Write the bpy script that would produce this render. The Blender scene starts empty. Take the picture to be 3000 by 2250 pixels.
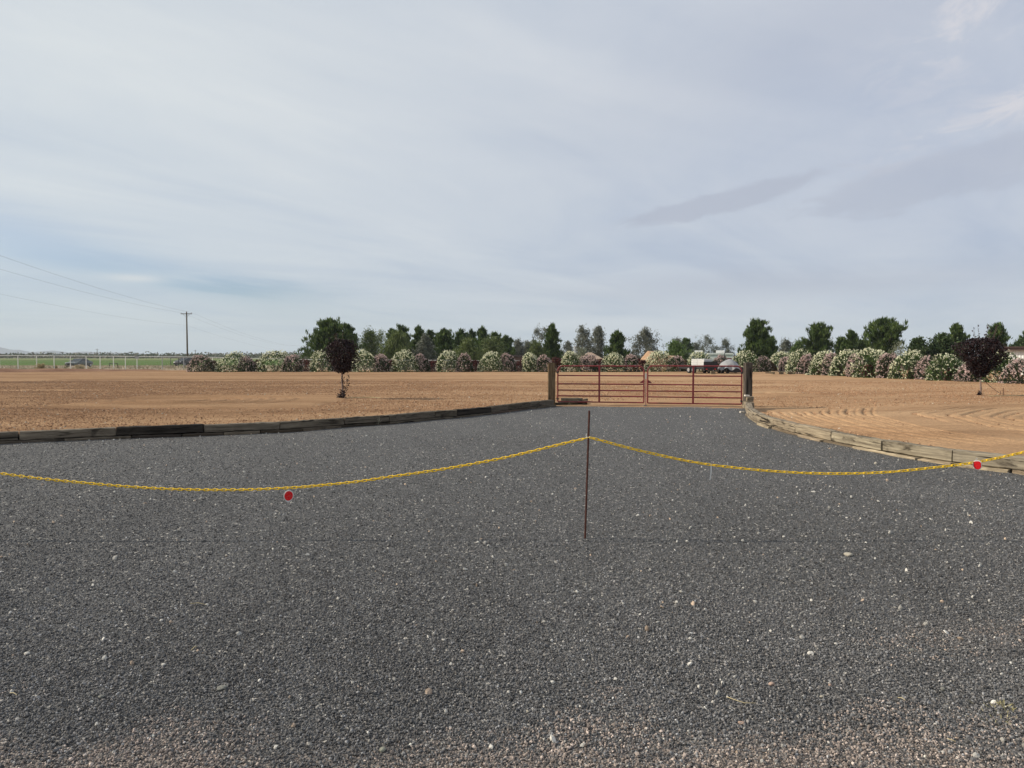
import bpy, math, random
import numpy as np
from mathutils import Vector, Matrix, Euler
R = math.radians
S = bpy.context.scene
COL = S.collection

# ------------------------------------------------------------------ camera
CAM_H, FOC, PITCH = 1.70, 2080.0, math.atan(82 / 2080)
cam = bpy.data.cameras.new('camera')
cam.sensor_width = 36.0
cam.lens = 36.0 * FOC / 3000.0
cam.clip_start, cam.clip_end = 0.05, 20000
cam_o = bpy.data.objects.new('camera', cam)
COL.objects.link(cam_o)
cam_o.location = (0, 0, CAM_H)
cam_o.rotation_euler = (math.pi / 2 - PITCH, 0, 0)
S.camera = cam_o

# ------------------------------------------------------------------ light
SUN_EL = R(31)
SUN_DIR = Vector((-0.997, 0.075, 0)).normalized() * math.cos(SUN_EL) + Vector((0, 0, math.sin(SUN_EL)))
sl = bpy.data.lights.new('sun', 'SUN')
sl.energy = 5.0
sl.angle = R(0.6)
sl.color = (1.0, 0.89, 0.74)
so = bpy.data.objects.new('sun', sl)
COL.objects.link(so)
so.rotation_euler = (-SUN_DIR).to_track_quat('-Z', 'Y').to_euler()
S.view_settings.view_transform = 'Standard'
S.view_settings.look = 'None'
S.view_settings.exposure = 0.0
S.view_settings.gamma = 1.0

class NT:
    """small helper for wiring shader nodes"""
    def __init__(s, tree):
        s.t = tree
        tree.nodes.clear()
    def n(s, typ, **kw):
        nd = s.t.nodes.new(typ)
        for k, v in kw.items():
            setattr(nd, k, v)
        return nd
    def put(s, sock, v):
        if isinstance(v, bpy.types.NodeSocket):
            s.t.links.new(v, sock)
        elif v is not None:
            if sock.type == 'RGBA' and isinstance(v, (tuple, list)) and len(v) == 3:
                v = (*v, 1)
            sock.default_value = v
    def m(s, op, a, b=None, c=None, clamp=False):
        nd = s.n('ShaderNodeMath', operation=op, use_clamp=clamp)
        for i, v in enumerate((a, b, c)):
            if v is not None:
                s.put(nd.inputs[i], v)
        return nd.outputs[0]
    def mix(s, f, a, b, blend='MIX'):
        nd = s.n('ShaderNodeMix', data_type='RGBA', blend_type=blend)
        s.put(nd.inputs[0], f); s.put(nd.inputs[6], a); s.put(nd.inputs[7], b)
        return nd.outputs[2]
    def noise(s, vec, scale, detail=4, rough=0.55, dist=0.0):
        nd = s.n('ShaderNodeTexNoise')
        s.put(nd.inputs['Vector'], vec)
        nd.inputs['Scale'].default_value = scale
        nd.inputs['Detail'].default_value = detail
        nd.inputs['Roughness'].default_value = rough
        nd.inputs['Distortion'].default_value = dist
        return nd.outputs[0]
    def vor(s, vec, scale, feature='F1', out=0):
        nd = s.n('ShaderNodeTexVoronoi', feature=feature)
        s.put(nd.inputs['Vector'], vec)
        nd.inputs['Scale'].default_value = scale
        return nd.outputs[out]
    def ramp(s, f, stops, interp='LINEAR'):
        nd = s.n('ShaderNodeValToRGB')
        nd.color_ramp.interpolation = interp
        el = nd.color_ramp.elements
        while len(el) < len(stops):
            el.new(0.5)
        for e, (p, c) in zip(el, stops):
            e.position = p
            e.color = (*c, 1) if not isinstance(c, (int, float)) else (c, c, c, 1)
        s.put(nd.inputs[0], f)
        return nd.outputs[0]
    def smooth(s, v, a, b):
        nd = s.n('ShaderNodeMapRange', interpolation_type='SMOOTHSTEP')
        s.put(nd.inputs[0], v)
        nd.inputs[1].default_value, nd.inputs[2].default_value = a, b
        return nd.outputs[0]
    def mapping(s, vec, loc=(0, 0, 0), rot=(0, 0, 0), scl=(1, 1, 1)):
        nd = s.n('ShaderNodeMapping')
        s.put(nd.inputs[0], vec)
        nd.inputs[1].default_value = loc; nd.inputs[2].default_value = rot; nd.inputs[3].default_value = scl
        return nd.outputs[0]
    def xyz(s, vec):
        nd = s.n('ShaderNodeSeparateXYZ'); s.put(nd.inputs[0], vec); return nd.outputs
    def cxyz(s, x, y, z):
        nd = s.n('ShaderNodeCombineXYZ')
        s.put(nd.inputs[0], x); s.put(nd.inputs[1], y); s.put(nd.inputs[2], z)
        return nd.outputs[0]
    def gauss(s, a, e, ca, ce, slope, sl_, ss):
        """soft elongated patch of sky around azimuth ca, elevation ce"""
        c, n_ = math.cos(math.atan(slope)), math.sin(math.atan(slope))
        da, de = s.m('SUBTRACT', a, ca), s.m('SUBTRACT', e, ce)
        p = s.m('MULTIPLY', s.m('ADD', s.m('MULTIPLY', da, c), s.m('MULTIPLY', de, n_)), 1 / sl_)
        q = s.m('MULTIPLY', s.m('SUBTRACT', s.m('MULTIPLY', de, c), s.m('MULTIPLY', da, n_)), 1 / ss)
        r2 = s.m('ADD', s.m('MULTIPLY', p, p), s.m('MULTIPLY', q, q))
        return s.m('EXPONENT', s.m('MULTIPLY', r2, -1.0))

# ------------------------------------------------------------------ sky
W = bpy.data.worlds.new('World')
S.world = W
W.use_nodes = True
t = NT(W.node_tree)
tc = t.n('ShaderNodeTexCoord').outputs['Generated']
sky = t.n('ShaderNodeTexSky', sky_type='NISHITA')
sky.sun_disc = False
sky.sun_elevation = SUN_EL
sky.sun_rotation = math.atan2(SUN_DIR.x, SUN_DIR.y)
sky.air_density, sky.dust_density, sky.ozone_density = 1.0, 0.4, 2.0
x, y, z = t.xyz(tc)
az = t.m('ARCTAN2', x, y)
el = t.m('ARCSINE', z)
inv = t.m('DIVIDE', 1.0, t.m('ADD', t.m('MAXIMUM', z, 0.0), 0.09))
cp = t.cxyz(t.m('MULTIPLY', x, inv), t.m('MULTIPLY', y, inv), 0.0)   # cloud-layer coordinates
cp1 = t.mapping(t.mapping(cp, rot=(0, 0, R(-24))), scl=(0.24, 0.40, 1))
n1 = t.noise(cp1, 1.25, 7, 0.5, 0.8)
n2 = t.noise(t.mapping(t.mapping(cp, loc=(7, 3, 0), rot=(0, 0, R(-52))), scl=(0.35, 0.8, 1)), 1.2, 8, 0.6, 0.7)
n3 = t.noise(t.mapping(cp, loc=(1, 9, 0), rot=(0, 0, R(20)), scl=(1, 0.6, 1)), 5.5, 6, 0.66, 0.6)
wob = t.m('MULTIPLY', t.m('SUBTRACT', n2, 0.5), 0.09)
elw = t.m('ADD', el, t.m('MULTIPLY', wob, 0.6))
azw = t.m('ADD', az, wob)
def vis(v): return t.m('MULTIPLY', v, 1.0)
# veil of high cloud: warm white to grey lavender
c_light, c_mid, c_dark = (0.705, 0.738, 0.765), (0.625, 0.672, 0.727), (0.510, 0.575, 0.672)
veil = t.ramp(t.m('ADD', t.m('MULTIPLY', n1, 0.52), t.m('MULTIPLY', n2, 0.48)), [(0.36, c_dark), (0.49, c_mid), (0.61, c_light)])
# brighter towards the sun side, greyer away from it
side = t.smooth(az, -0.75, 0.65)
veil = t.mix(1.0, veil, t.mix(side, (1.05, 1.06, 1.04), (0.90, 0.905, 0.965)), 'MULTIPLY')
nish = t.n('ShaderNodeVectorMath', operation='SCALE')
t.put(nish.inputs[0], sky.outputs[0]); nish.inputs['Scale'].default_value = 0.095
clear = t.mix(1.0, nish.outputs[0], (0.80, 0.85, 1.0), 'MULTIPLY')
g_gap = t.gauss(azw, elw, -0.52, 0.116, -0.21, 0.24, 0.026)
g_gap2 = t.gauss(azw, elw, -0.36, 0.088, -0.08, 0.09, 0.011)
g_left = t.gauss(az, el, -0.75, 0.05, 0.0, 0.55, 0.075)
cover = t.m('SUBTRACT', 0.93, t.m('MULTIPLY', g_gap, 0.52))
cover = t.m('SUBTRACT', cover, t.m('MULTIPLY', g_gap2, 0.50))
cover = t.m('SUBTRACT', cover, t.m('MULTIPLY', g_left, 0.22))
cover = t.m('ADD', cover, t.m('MULTIPLY', t.m('SUBTRACT', n1, 0.5), 0.25), clamp=True)
skyc = t.mix(cover, clear, veil)
# darker bands on the right, puffs at the top right, thin band near the horizon
nb = t.smooth(n3, 0.44, 0.62)
g_b1 = t.gauss(az, t.m('ADD', el, t.m('MULTIPLY', wob, 0.25)), 0.285, 0.203, 0.20, 0.15, 0.0175)
g_b2 = t.gauss(az, t.m('ADD', el, t.m('MULTIPLY', wob, 0.25)), 0.545, 0.212, 0.17, 0.20, 0.034)
rag = t.m('MULTIPLY', t.m('SUBTRACT', n3, 0.5), 1.1)
g_b1, g_b2 = [t.smooth(t.m('ADD', g_, rag), 0.36, 0.72) for g_ in (g_b1, g_b2)]
g_b3 = t.gauss(azw, elw, 0.36, 0.092, 0.0, 0.32, 0.02)
g_b4 = t.gauss(azw, elw, 0.44, 0.40, 0.25, 0.30, 0.07)
dk = t.m('ADD', t.m('ADD', t.m('MULTIPLY', g_b1, 0.62), t.m('MULTIPLY', g_b2, 0.46)), t.m('MULTIPLY', g_b3, 0.5))
dk = t.m('ADD', dk, t.m('MULTIPLY', g_b4, 0.25), clamp=True)
skyc = t.mix(dk, skyc, (0.42, 0.455, 0.555))
g_p1 = t.gauss(azw, elw, 0.575, 0.405, 0.9, 0.12, 0.055)
g_p2 = t.gauss(azw, elw, 0.60, 0.275, 0.3, 0.12, 0.018)
pf = t.m('MULTIPLY', t.m('ADD', g_p1, g_p2), nb, clamp=True)
skyc = t.mix(t.m('MULTIPLY', pf, 0.8), skyc, (0.70, 0.69, 0.73))
g_l = t.gauss(az, t.m('ADD', el, t.m('MULTIPLY', wob, 0.15)), -0.487, 0.0965, 0.02, 0.034, 0.0062)
skyc = t.mix(t.m('MULTIPLY', g_l, 0.9), skyc, (0.70, 0.735, 0.76))
# pale dusty air low down
hz = t.m('EXPONENT', t.m('MULTIPLY', t.m('MAXIMUM', el, 0.0), -16.0))
skyc = t.mix(t.m('MULTIPLY', hz, 0.55), skyc, (0.545, 0.625, 0.665))
bg = t.n('ShaderNodeBackground')
t.put(bg.inputs[0], skyc)
bg.inputs[1].default_value = 1.0
t.t.links.new(bg.outputs[0], t.n('ShaderNodeOutputWorld').inputs[0])

# ------------------------------------------------------------------ projection helpers (photo pixel -> place)
CP, SP = math.cos(PITCH), math.sin(PITCH)
def ray(px, py):
    dx, dy = (px - 1500) / FOC, (1125 - py) / FOC
    return Vector((dx, CP + dy * SP, -SP + dy * CP))
def gnd(px, py, z=0.0):
    d = ray(px, py); k = (z - CAM_H) / d.z
    return Vector((d.x * k, d.y * k, z))
def at(px, py, D):
    d = ray(px, py); k = D / d.y
    return Vector((d.x * k, D, CAM_H + d.z * k))

# ------------------------------------------------------------------ object helpers
def tag(o, label=None, cat=None, group=None, kind=None):
    if label: o['label'] = label
    if cat: o['category'] = cat
    if group: o['group'] = group
    if kind: o['kind'] = kind
    return o
def empty(name, loc=(0, 0, 0), rz=0.0, label=None, cat=None, group=None):
    o = bpy.data.objects.new(name, None)
    COL.objects.link(o)
    o.empty_display_size = 0.2
    o.location = loc; o.rotation_euler = (0, 0, rz)
    return tag(o, label, cat, group)
def link(name, me, mat=None, parent=None):
    if mat and not me.materials: me.materials.append(mat)
    o = bpy.data.objects.new(name, me)
    COL.objects.link(o)
    if parent: o.parent = parent
    return o
def arr_mesh(name, V, Fq, smooth=False, cols=None):
    """mesh from arrays: V (n,3), Fq (m,k) faces of k corners"""
    V = np.asarray(V, np.float32); Fq = np.asarray(Fq, np.int32)
    me = bpy.data.meshes.new(name)
    m_, k = Fq.shape
    me.vertices.add(len(V)); me.vertices.foreach_set('co', V.ravel())
    me.loops.add(m_ * k); me.loops.foreach_set('vertex_index', Fq.ravel())
    me.polygons.add(m_)
    me.polygons.foreach_set('loop_start', np.arange(0, m_ * k, k, dtype=np.int32))
    me.polygons.foreach_set('loop_total', np.full(m_, k, np.int32))
    me.polygons.foreach_set('use_smooth', np.full(m_, smooth, bool))
    if cols is not None:
        a = me.color_attributes.new('tint', 'FLOAT_COLOR', 'POINT')
        c4 = np.ones((len(V), 4), np.float32); c4[:, :3] = cols
        a.data.foreach_set('color', c4.ravel())
    me.update(calc_edges=True)
    me.validate()
    return me
class MB:
    """collects boxes, tubes and lathes into one mesh"""
    def __init__(s): s.v, s.f = [], []
    def add(s, V, F):
        b = len(s.v); s.v += [tuple(p) for p in V]; s.f += [tuple(i + b for i in f) for f in F]
        return s
    def box(s, c, d, rz=0.0, m=None):
        hx, hy, hz = d[0] / 2, d[1] / 2, d[2] / 2
        V = [Vector((sx * hx, sy * hy, sz * hz)) for sz in (-1, 1) for sx, sy in ((-1, -1), (1, -1), (1, 1), (-1, 1))]
        Mx = m if m is not None else Matrix.Rotation(rz, 3, 'Z')
        V = [Mx @ p + Vector(c) for p in V]
        return s.add(V, [(3, 2, 1, 0), (4, 5, 6, 7), (0, 1, 5, 4), (1, 2, 6, 5), (2, 3, 7, 6), (3, 0, 4, 7)])
    def tube(s, path, r, n=8, closed=False, cap=True):
        P = [Vector(p) for p in path]; m_ = len(P)
        rs = r if isinstance(r, (list, tuple)) else [r] * m_
        V = []; up = None
        for i, p in enumerate(P):
            a = P[(i - 1) % m_] if (closed or i > 0) else P[i]
            b = P[(i + 1) % m_] if (closed or i < m_ - 1) else P[i]
            d = (b - a).normalized()
            if up is None: up = d.orthogonal().normalized()
            up = (up - d * up.dot(d))
            up = up.normalized() if up.length > 1e-6 else d.orthogonal().normalized()
            sd = d.cross(up)
            for j in range(n):
                th = 2 * math.pi * j / n
                V.append(p + (up * math.cos(th) + sd * math.sin(th)) * rs[i])
        F = []
        for i in range(m_ if closed else m_ - 1):
            k = (i + 1) % m_
            for j in range(n):
                F.append((i * n + j, i * n + (j + 1) % n, k * n + (j + 1) % n, k * n + j))
        if not closed and cap:
            F.append(tuple(range(n - 1, -1, -1))); F.append(tuple((m_ - 1) * n + j for j in range(n)))
        return s.add(V, F)
    def lathe(s, prof, n=20, c=(0, 0, 0), axis='Z'):
        V = []
        for (r, h) in prof:
            for j in range(n):
                th = 2 * math.pi * j / n
                p = (r * math.cos(th), r * math.sin(th), h)
                if axis == 'Y': p = (p[0], p[2], p[1])
                if axis == 'X': p = (p[2], p[0], p[1])
                V.append((p[0] + c[0], p[1] + c[1], p[2] + c[2]))
        F = [(i * n + j, i * n + (j + 1) % n, (i + 1) * n + (j + 1) % n, (i + 1) * n + j) for i in range(len(prof) - 1) for j in range(n)]
        F += [tuple(range(n - 1, -1, -1)), tuple((len(prof) - 1) * n + j for j in range(n))]
        return s.add(V, F)
    def loft(s, rings):
        n = len(rings[0]); V = [p for r in rings for p in r]
        F = [(i * n + j, i * n + (j + 1) % n, (i + 1) * n + (j + 1) % n, (i + 1) * n + j) for i in range(len(rings) - 1) for j in range(n)]
        F += [tuple(range(n - 1, -1, -1)), tuple((len(rings) - 1) * n + j for j in range(n))]
        return s.add(V, F)
    def prism(s, poly, y0, y1):
        """poly of (x,z) extruded along y"""
        n = len(poly)
        V = [(p[0], y0, p[1]) for p in poly] + [(p[0], y1, p[1]) for p in poly]
        F = [(i, (i + 1) % n, n + (i + 1) % n, n + i) for i in range(n)] + [tuple(range(n - 1, -1, -1)), tuple(range(n, 2 * n))]
        return s.add(V, F)
    def mesh(s, name, smooth=False, bevel=0.0):
        import bmesh
        me = bpy.data.meshes.new(name)
        me.from_pydata(s.v, [], s.f); me.update()
        bm = bmesh.new(); bm.from_mesh(me)
        bmesh.ops.recalc_face_normals(bm, faces=bm.faces)
        if bevel:
            bmesh.ops.bevel(bm, geom=[e for e in bm.edges if e.is_manifold and e.calc_face_angle(0) > 0.5], offset=bevel, segments=2, affect='EDGES', clamp_overlap=True)
        if smooth:
            for f in bm.faces: f.smooth = True
            for e in bm.edges:
                if e.is_manifold and e.calc_face_angle(0) > 0.7: e.smooth = False
        bm.to_mesh(me); bm.free()
        return me
    def build(s, name, mat, parent=None, smooth=False, bevel=0.0):
        return link(name, s.mesh(name, smooth, bevel), mat, parent)
def clone(o, name=None):
    """copy one object and its children (parts), no operators"""
    c = o.copy(); COL.objects.link(c)
    for ch in list(o.children):
        d = clone(ch); d.parent = c; d.matrix_parent_inverse = ch.matrix_parent_inverse.copy()
    return c

# ------------------------------------------------------------------ materials
def mat(name):
    m_ = bpy.data.materials.new(name); m_.use_nodes = True
    return m_, NT(m_.node_tree)
def finish(t, col, rough=0.8, bump=None, bs=0.3, bd=0.02, metal=0.0, spec=0.3, sub=None):
    b = t.n('ShaderNodeBsdfPrincipled')
    t.put(b.inputs['Base Color'], col); t.put(b.inputs['Roughness'], rough)
    b.inputs['Metallic'].default_value = metal
    b.inputs['Specular IOR Level'].default_value = spec
    if bump is not None:
        bn = t.n('ShaderNodeBump')
        t.put(bn.inputs['Height'], bump); t.put(bn.inputs['Strength'], bs); bn.inputs['Distance'].default_value = bd
        t.t.links.new(bn.outputs[0], b.inputs['Normal'])
    o = t.n('ShaderNodeOutputMaterial')
    t.t.links.new(b.outputs[0], o.inputs[0])
    return b
def paint(name, col, rough=0.45, metal=0.0, dirt=0.15, scale=6.0, spec=0.4):
    m_, t = mat(name)
    oc = t.n('ShaderNodeTexCoord').outputs['Object']
    n = t.noise(oc, scale, 5, 0.6)
    c2 = tuple(c * (1 - dirt) * 0.9 + 0.02 * dirt for c in col)
    finish(t, t.mix(t.smooth(n, 0.4, 0.7), col, c2), t.m('ADD', t.m('MULTIPLY', n, 0.25), rough - 0.1), t.noise(oc, scale * 9, 3), 0.08, 0.01, metal, spec)
    return m_
def foliage(name, trans=0.25, rough=0.55, spec=0.3):
    m_, t = mat(name)
    a = t.n('ShaderNodeAttribute', attribute_name='tint').outputs['Color']
    b = t.n('ShaderNodeBsdfPrincipled')
    t.put(b.inputs['Base Color'], a); b.inputs['Roughness'].default_value = rough
    b.inputs['Specular IOR Level'].default_value = spec
    tr = t.n('ShaderNodeBsdfTranslucent'); t.put(tr.inputs[0], a)
    mx = t.n('ShaderNodeMixShader'); mx.inputs[0].default_value = trans
    t.t.links.new(b.outputs[0], mx.inputs[1]); t.t.links.new(tr.outputs[0], mx.inputs[2])
    t.t.links.new(mx.outputs[0], t.n('ShaderNodeOutputMaterial').inputs[0])
    return m_
MAT = {}
MAT['leaf'] = foliage('leaf')
MAT['petal'] = foliage('petal', 0.3, 0.6)
MAT['bark'] = paint('bark', (0.16, 0.125, 0.10), 0.9, dirt=0.5, scale=14, spec=0.1)
MAT['bark_pale'] = paint('bark_pale', (0.30, 0.22, 0.18), 0.85, dirt=0.45, scale=20, spec=0.1)
MAT['red_paint'] = paint('red_paint', (0.205, 0.022, 0.026), 0.42, dirt=0.35, scale=5)
MAT['galv'] = paint('galvanised', (0.42, 0.42, 0.41), 0.5, 0.3)
MAT['white'] = paint('white_paint', (0.74, 0.74, 0.71), 0.5, dirt=0.12, scale=2)
MAT['fence_white'] = paint('fence_white', (0.80, 0.80, 0.74), 0.5, dirt=0.05)
MAT['black'] = paint('black_paint', (0.018, 0.018, 0.02), 0.5, dirt=0.1)
MAT['rubber'] = paint('rubber', (0.022, 0.022, 0.024), 0.85)
MAT['rim'] = paint('wheel_rim', (0.55, 0.55, 0.56), 0.35, 0.6)
MAT['rust'] = paint('rusty_steel', (0.075, 0.030, 0.022), 0.8, dirt=0.4, scale=30, spec=0.15)
MAT['glass'] = paint('dark_glass', (0.02, 0.028, 0.032), 0.12, spec=0.6)
MAT['yellow'] = paint('yellow_plastic', (0.92, 0.60, 0.02), 0.4, dirt=0.12, scale=12)
MAT['red_lens'] = paint('red_lens', (0.72, 0.008, 0.012), 0.25, dirt=0.2, scale=60, spec=0.6)
MAT['wire'] = paint('wire', (0.12, 0.12, 0.13), 0.6)
MAT['pole'] = paint('pole_wood', (0.105, 0.07, 0.04), 0.9, dirt=0.3, scale=4)
MAT['straw'] = paint('straw', (0.50, 0.42, 0.24), 0.8)

def wood(name, dark, lite, rough=0.85):
    m_, t = mat(name)
    oc = t.n('ShaderNodeTexCoord').outputs['Object']
    rnd = t.n('ShaderNodeObjectInfo')
    off = t.n('ShaderNodeVectorMath', operation='ADD')
    t.put(off.inputs[0], oc); t.put(off.inputs[1], t.cxyz(t.m('MULTIPLY', rnd.outputs['Random'], 37.0), t.m('MULTIPLY', rnd.outputs['Random'], 11.0), 0.0))
    v = off.outputs[0]
    g = t.noise(t.mapping(v, scl=(1.3, 26, 26)), 1.0, 6, 0.62, 0.3)
    g2 = t.noise(t.mapping(v, scl=(3.5, 60, 60)), 1.0, 4, 0.6)
    st = t.noise(t.mapping(v, scl=(2.2, 6, 6)), 1.0, 5, 0.6, 0.6)
    crack = t.smooth(t.noise(t.mapping(v, scl=(0.8, 17, 17)), 1.0, 3, 0.5, 0.15), 0.66, 0.60)
    c = t.ramp(g, [(0.3, dark), (0.55, tuple((a + b) / 2 for a, b in zip(dark, lite))), (0.72, lite)])
    c = t.mix(t.smooth(st, 0.52, 0.72), c, tuple(d * 0.5 for d in dark))
    c = t.mix(crack, tuple(d * 0.25 for d in dark), c)
    c = t.mix(1.0, c, rnd.outputs['Color'], 'MULTIPLY')
    h = t.m('ADD', t.m('MULTIPLY', g2, 0.5), t.m('MULTIPLY', crack, 1.0))
    finish(t, c, rough, h, 0.7, 0.012, spec=0.15)
    return m_
MAT['timber'] = wood('weathered_timber', (0.115, 0.095, 0.075), (0.41, 0.36, 0.285))

# ---- gravel: small dark stones with pale ones between, dusty pink near the road edge
def dust_mask(t, pos):
    x, y, z = t.xyz(pos)
    n = t.noise(t.mapping(pos, scl=(1, 1.6, 1)), 1.6, 5, 0.65)
    edge = t.smooth(t.m('ADD', y, t.m('MULTIPLY', t.m('SUBTRACT', n, 0.5), 0.9)), 3.22, 2.70)
    d1x, d1y = t.m('SUBTRACT', x, 2.95), t.m('MULTIPLY', t.m('SUBTRACT', y, 4.2), 2.2)
    r1 = t.m('SQRT', t.m('ADD', t.m('MULTIPLY', d1x, d1x), t.m('MULTIPLY', d1y, d1y)))
    p1 = t.m('MULTIPLY', t.smooth(t.m('ADD', r1, t.m('MULTIPLY', t.m('SUBTRACT', n, 0.5), 1.6)), 0.8, 0.2), 0.35)
    gate = t.smooth(t.m('ADD', t.m('ADD', y, t.m('MULTIPLY', x, 0.23)), t.m('MULTIPLY', t.m('SUBTRACT', n, 0.5), 1.4)), 24.3, 25.0)
    return t.m('MAXIMUM', t.m('MAXIMUM', edge, p1), gate)
m_, t = mat('gravel')
pos = t.n('ShaderNodeNewGeometry').outputs['Position']
vn = t.n('ShaderNodeTexVoronoi'); t.put(vn.inputs[0], pos); vn.inputs['Scale'].default_value = 78
vn2 = t.n('ShaderNodeTexVoronoi'); t.put(vn2.inputs[0], pos); vn2.inputs['Scale'].default_value = 41
cr = t.xyz(vn.outputs['Color'])
c = t.ramp(cr[0], [(0.0, (0.038, 0.0385, 0.039)), (0.5, (0.090, 0.091, 0.092)), (0.90, (0.145, 0.145, 0.143)), (0.97, (0.16, 0.155, 0.145)), (0.994, (0.36, 0.345, 0.31))])  # darkest stop lowered, painting in the shade of gaps between loose stones
cr2 = t.xyz(vn2.outputs['Color'])
c = t.mix(t.smooth(cr2[1], 0.975, 0.985), c, (0.42, 0.40, 0.36))
big = t.noise(t.mapping(pos, scl=(1.0, 0.35, 1)), 0.9, 5, 0.6)
c = t.mix(1.0, c, t.ramp(big, [(0.3, 0.88), (0.55, 1.0), (0.75, 1.12)]), 'MULTIPLY')
dm = dust_mask(t, pos)
pinky = t.ramp(cr[1], [(0.0, (0.12, 0.10, 0.088)), (0.5, (0.24, 0.20, 0.17)), (1.0, (0.38, 0.31, 0.26))])
c = t.mix(t.m('MULTIPLY', dm, 0.72), c, pinky)
hgt = t.m('SUBTRACT', 1.0, vn.outputs['Distance'])
hgt = t.m('ADD', hgt, t.m('MULTIPLY', t.m('SUBTRACT', 1.0, vn2.outputs['Distance']), 0.6))
finish(t, c, 0.8, hgt, 1.0, 0.012, spec=0.25)
MAT['gravel'] = m_

m_, t = mat('gravel_stone')
a = t.n('ShaderNodeAttribute', attribute_type='INSTANCER', attribute_name='tint').outputs['Color']
oc = t.n('ShaderNodeTexCoord').outputs['Object']
nn = t.noise(oc, 120, 3)
finish(t, t.mix(1.0, a, t.ramp(nn, [(0.3, 0.8), (0.7, 1.2)]), 'MULTIPLY'), 0.75, None, spec=0.3)
MAT['stone_i'] = m_
m_, t = mat('loose_stone')
oc = t.n('ShaderNodeTexCoord').outputs['Object']
nn = t.noise(oc, 30, 5, 0.65)
oi = t.n('ShaderNodeObjectInfo').outputs['Color']
finish(t, t.mix(1.0, oi, t.ramp(nn, [(0.3, 0.7), (0.7, 1.15)]), 'MULTIPLY'), 0.8, nn, 0.6, 0.01, spec=0.25)
MAT['loose_stone'] = m_

# ---- dragged desert soil
m_, t = mat('dirt')
pos = t.n('ShaderNodeNewGeometry').outputs['Position']
x, y, z = t.xyz(pos)
warp = t.noise(pos, 0.12, 4, 0.5)
warpd = t.m('MULTIPLY', t.m('SUBTRACT', warp, 0.5), 1.0)
bandv = t.cxyz(t.m('MULTIPLY', x, 0.035), t.m('ADD', t.m('MULTIPLY', y, 0.42), t.m('MULTIPLY', warpd, 3.0)), 0.0)
bands = t.noise(bandv, 1.0, 5, 0.6, 0.35)
fine = t.noise(pos, 16.0, 6, 0.75)
clod = t.noise(pos, 55.0, 4, 0.7)
mid = t.noise(t.mapping(pos, scl=(0.6, 1, 1)), 1.3, 5, 0.6)
c = t.ramp(bands, [(0.30, (0.235, 0.146, 0.086)), (0.48, (0.325, 0.210, 0.126)), (0.68, (0.415, 0.283, 0.175))])
c = t.mix(1.0, c, t.ramp(mid, [(0.3, 0.86), (0.7, 1.10)]), 'MULTIPLY')
c = t.mix(1.0, c, t.ramp(fine, [(0.32, 0.74), (0.50, 1.06), (0.66, 1.24)]), 'MULTIPLY')
c = t.mix(t.smooth(clod, 0.60, 0.74), c, (0.20, 0.128, 0.078))
# left part is rougher and damper, right part smoother and paler
side = t.smooth(t.m('ADD', x, t.m('MULTIPLY', warpd, 14.0)), -14.0, 8.0)
c = t.mix(1.0, c, t.mix(side, (0.87, 0.815, 0.745), (1.12, 1.085, 1.02)), 'MULTIPLY')
lines = t.m('SINE', t.m('MULTIPLY', t.m('ADD', t.m('ADD', y, t.m('MULTIPLY', x, 0.06)), t.m('MULTIPLY', warpd, 2.0)), 2 * math.pi / 0.46))
lmask = t.smooth(t.noise(t.mapping(pos, scl=(0.05, 0.3, 1)), 1.0, 3), 0.45, 0.6)
h = t.m('ADD', t.m('MULTIPLY', fine, 0.032), t.m('MULTIPLY', clod, 0.022))
h = t.m('ADD', h, t.m('MULTIPLY', t.m('MULTIPLY', lines, lmask), 0.018))
finish(t, c, 0.95, h, 0.9, 1.0, spec=0.05)
MAT['dirt'] = m_
m_, t = mat('dirt_clod')
oc = t.n('ShaderNodeTexCoord').outputs['Object']
a = t.n('ShaderNodeAttribute', attribute_type='INSTANCER', attribute_name='tint').outputs['Color']
finish(t, a, 0.95, None, spec=0.05)
MAT['clod_i'] = m_

def soil(name, stops, scale, bs=0.6, extra=None):
    m_, t = mat(name)
    pos = t.n('ShaderNodeNewGeometry').outputs['Position']
    n = t.noise(t.mapping(pos, scl=(0.5, 1.0, 1)), scale, 7, 0.65)
    f = t.noise(pos, scale * 14, 5, 0.7)
    c = t.mix(1.0, t.ramp(n, stops), t.ramp(f, [(0.3, 0.75), (0.7, 1.15)]), 'MULTIPLY')
    finish(t, c, 0.95, f, bs, 0.05, spec=0.05)
    return m_
MAT['desert'] = soil('desert_ground', [(0.3, (0.20, 0.15, 0.10)), (0.5, (0.27, 0.205, 0.145)), (0.7, (0.24, 0.21, 0.13))], 0.08)
MAT['crop'] = soil('green_crop', [(0.3, (0.060, 0.115, 0.022)), (0.5, (0.085, 0.145, 0.030)), (0.7, (0.115, 0.175, 0.045))], 0.05)
MAT['crop_pale'] = soil('pale_crop', [(0.3, (0.13, 0.18, 0.06)), (0.7, (0.20, 0.24, 0.09))], 0.04)
MAT['track'] = soil('dusty_track', [(0.3, (0.30, 0.235, 0.17)), (0.6, (0.40, 0.32, 0.24)), (0.75, (0.24, 0.20, 0.13))], 0.35)
MAT['berm'] = soil('berm_soil', [(0.3, (0.17, 0.09, 0.06)), (0.6, (0.27, 0.16, 0.105)), (0.75, (0.33, 0.23, 0.15))], 0.6)
MAT['mound'] = soil('mound_soil', [(0.3, (0.33, 0.21, 0.13)), (0.6, (0.42, 0.28, 0.18)), (0.75, (0.28, 0.19, 0.12))], 0.7)
MAT['rock'] = soil('mountain_rock', [(0.3, (0.13, 0.125, 0.13)), (0.7, (0.20, 0.185, 0.18))], 0.004)

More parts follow.
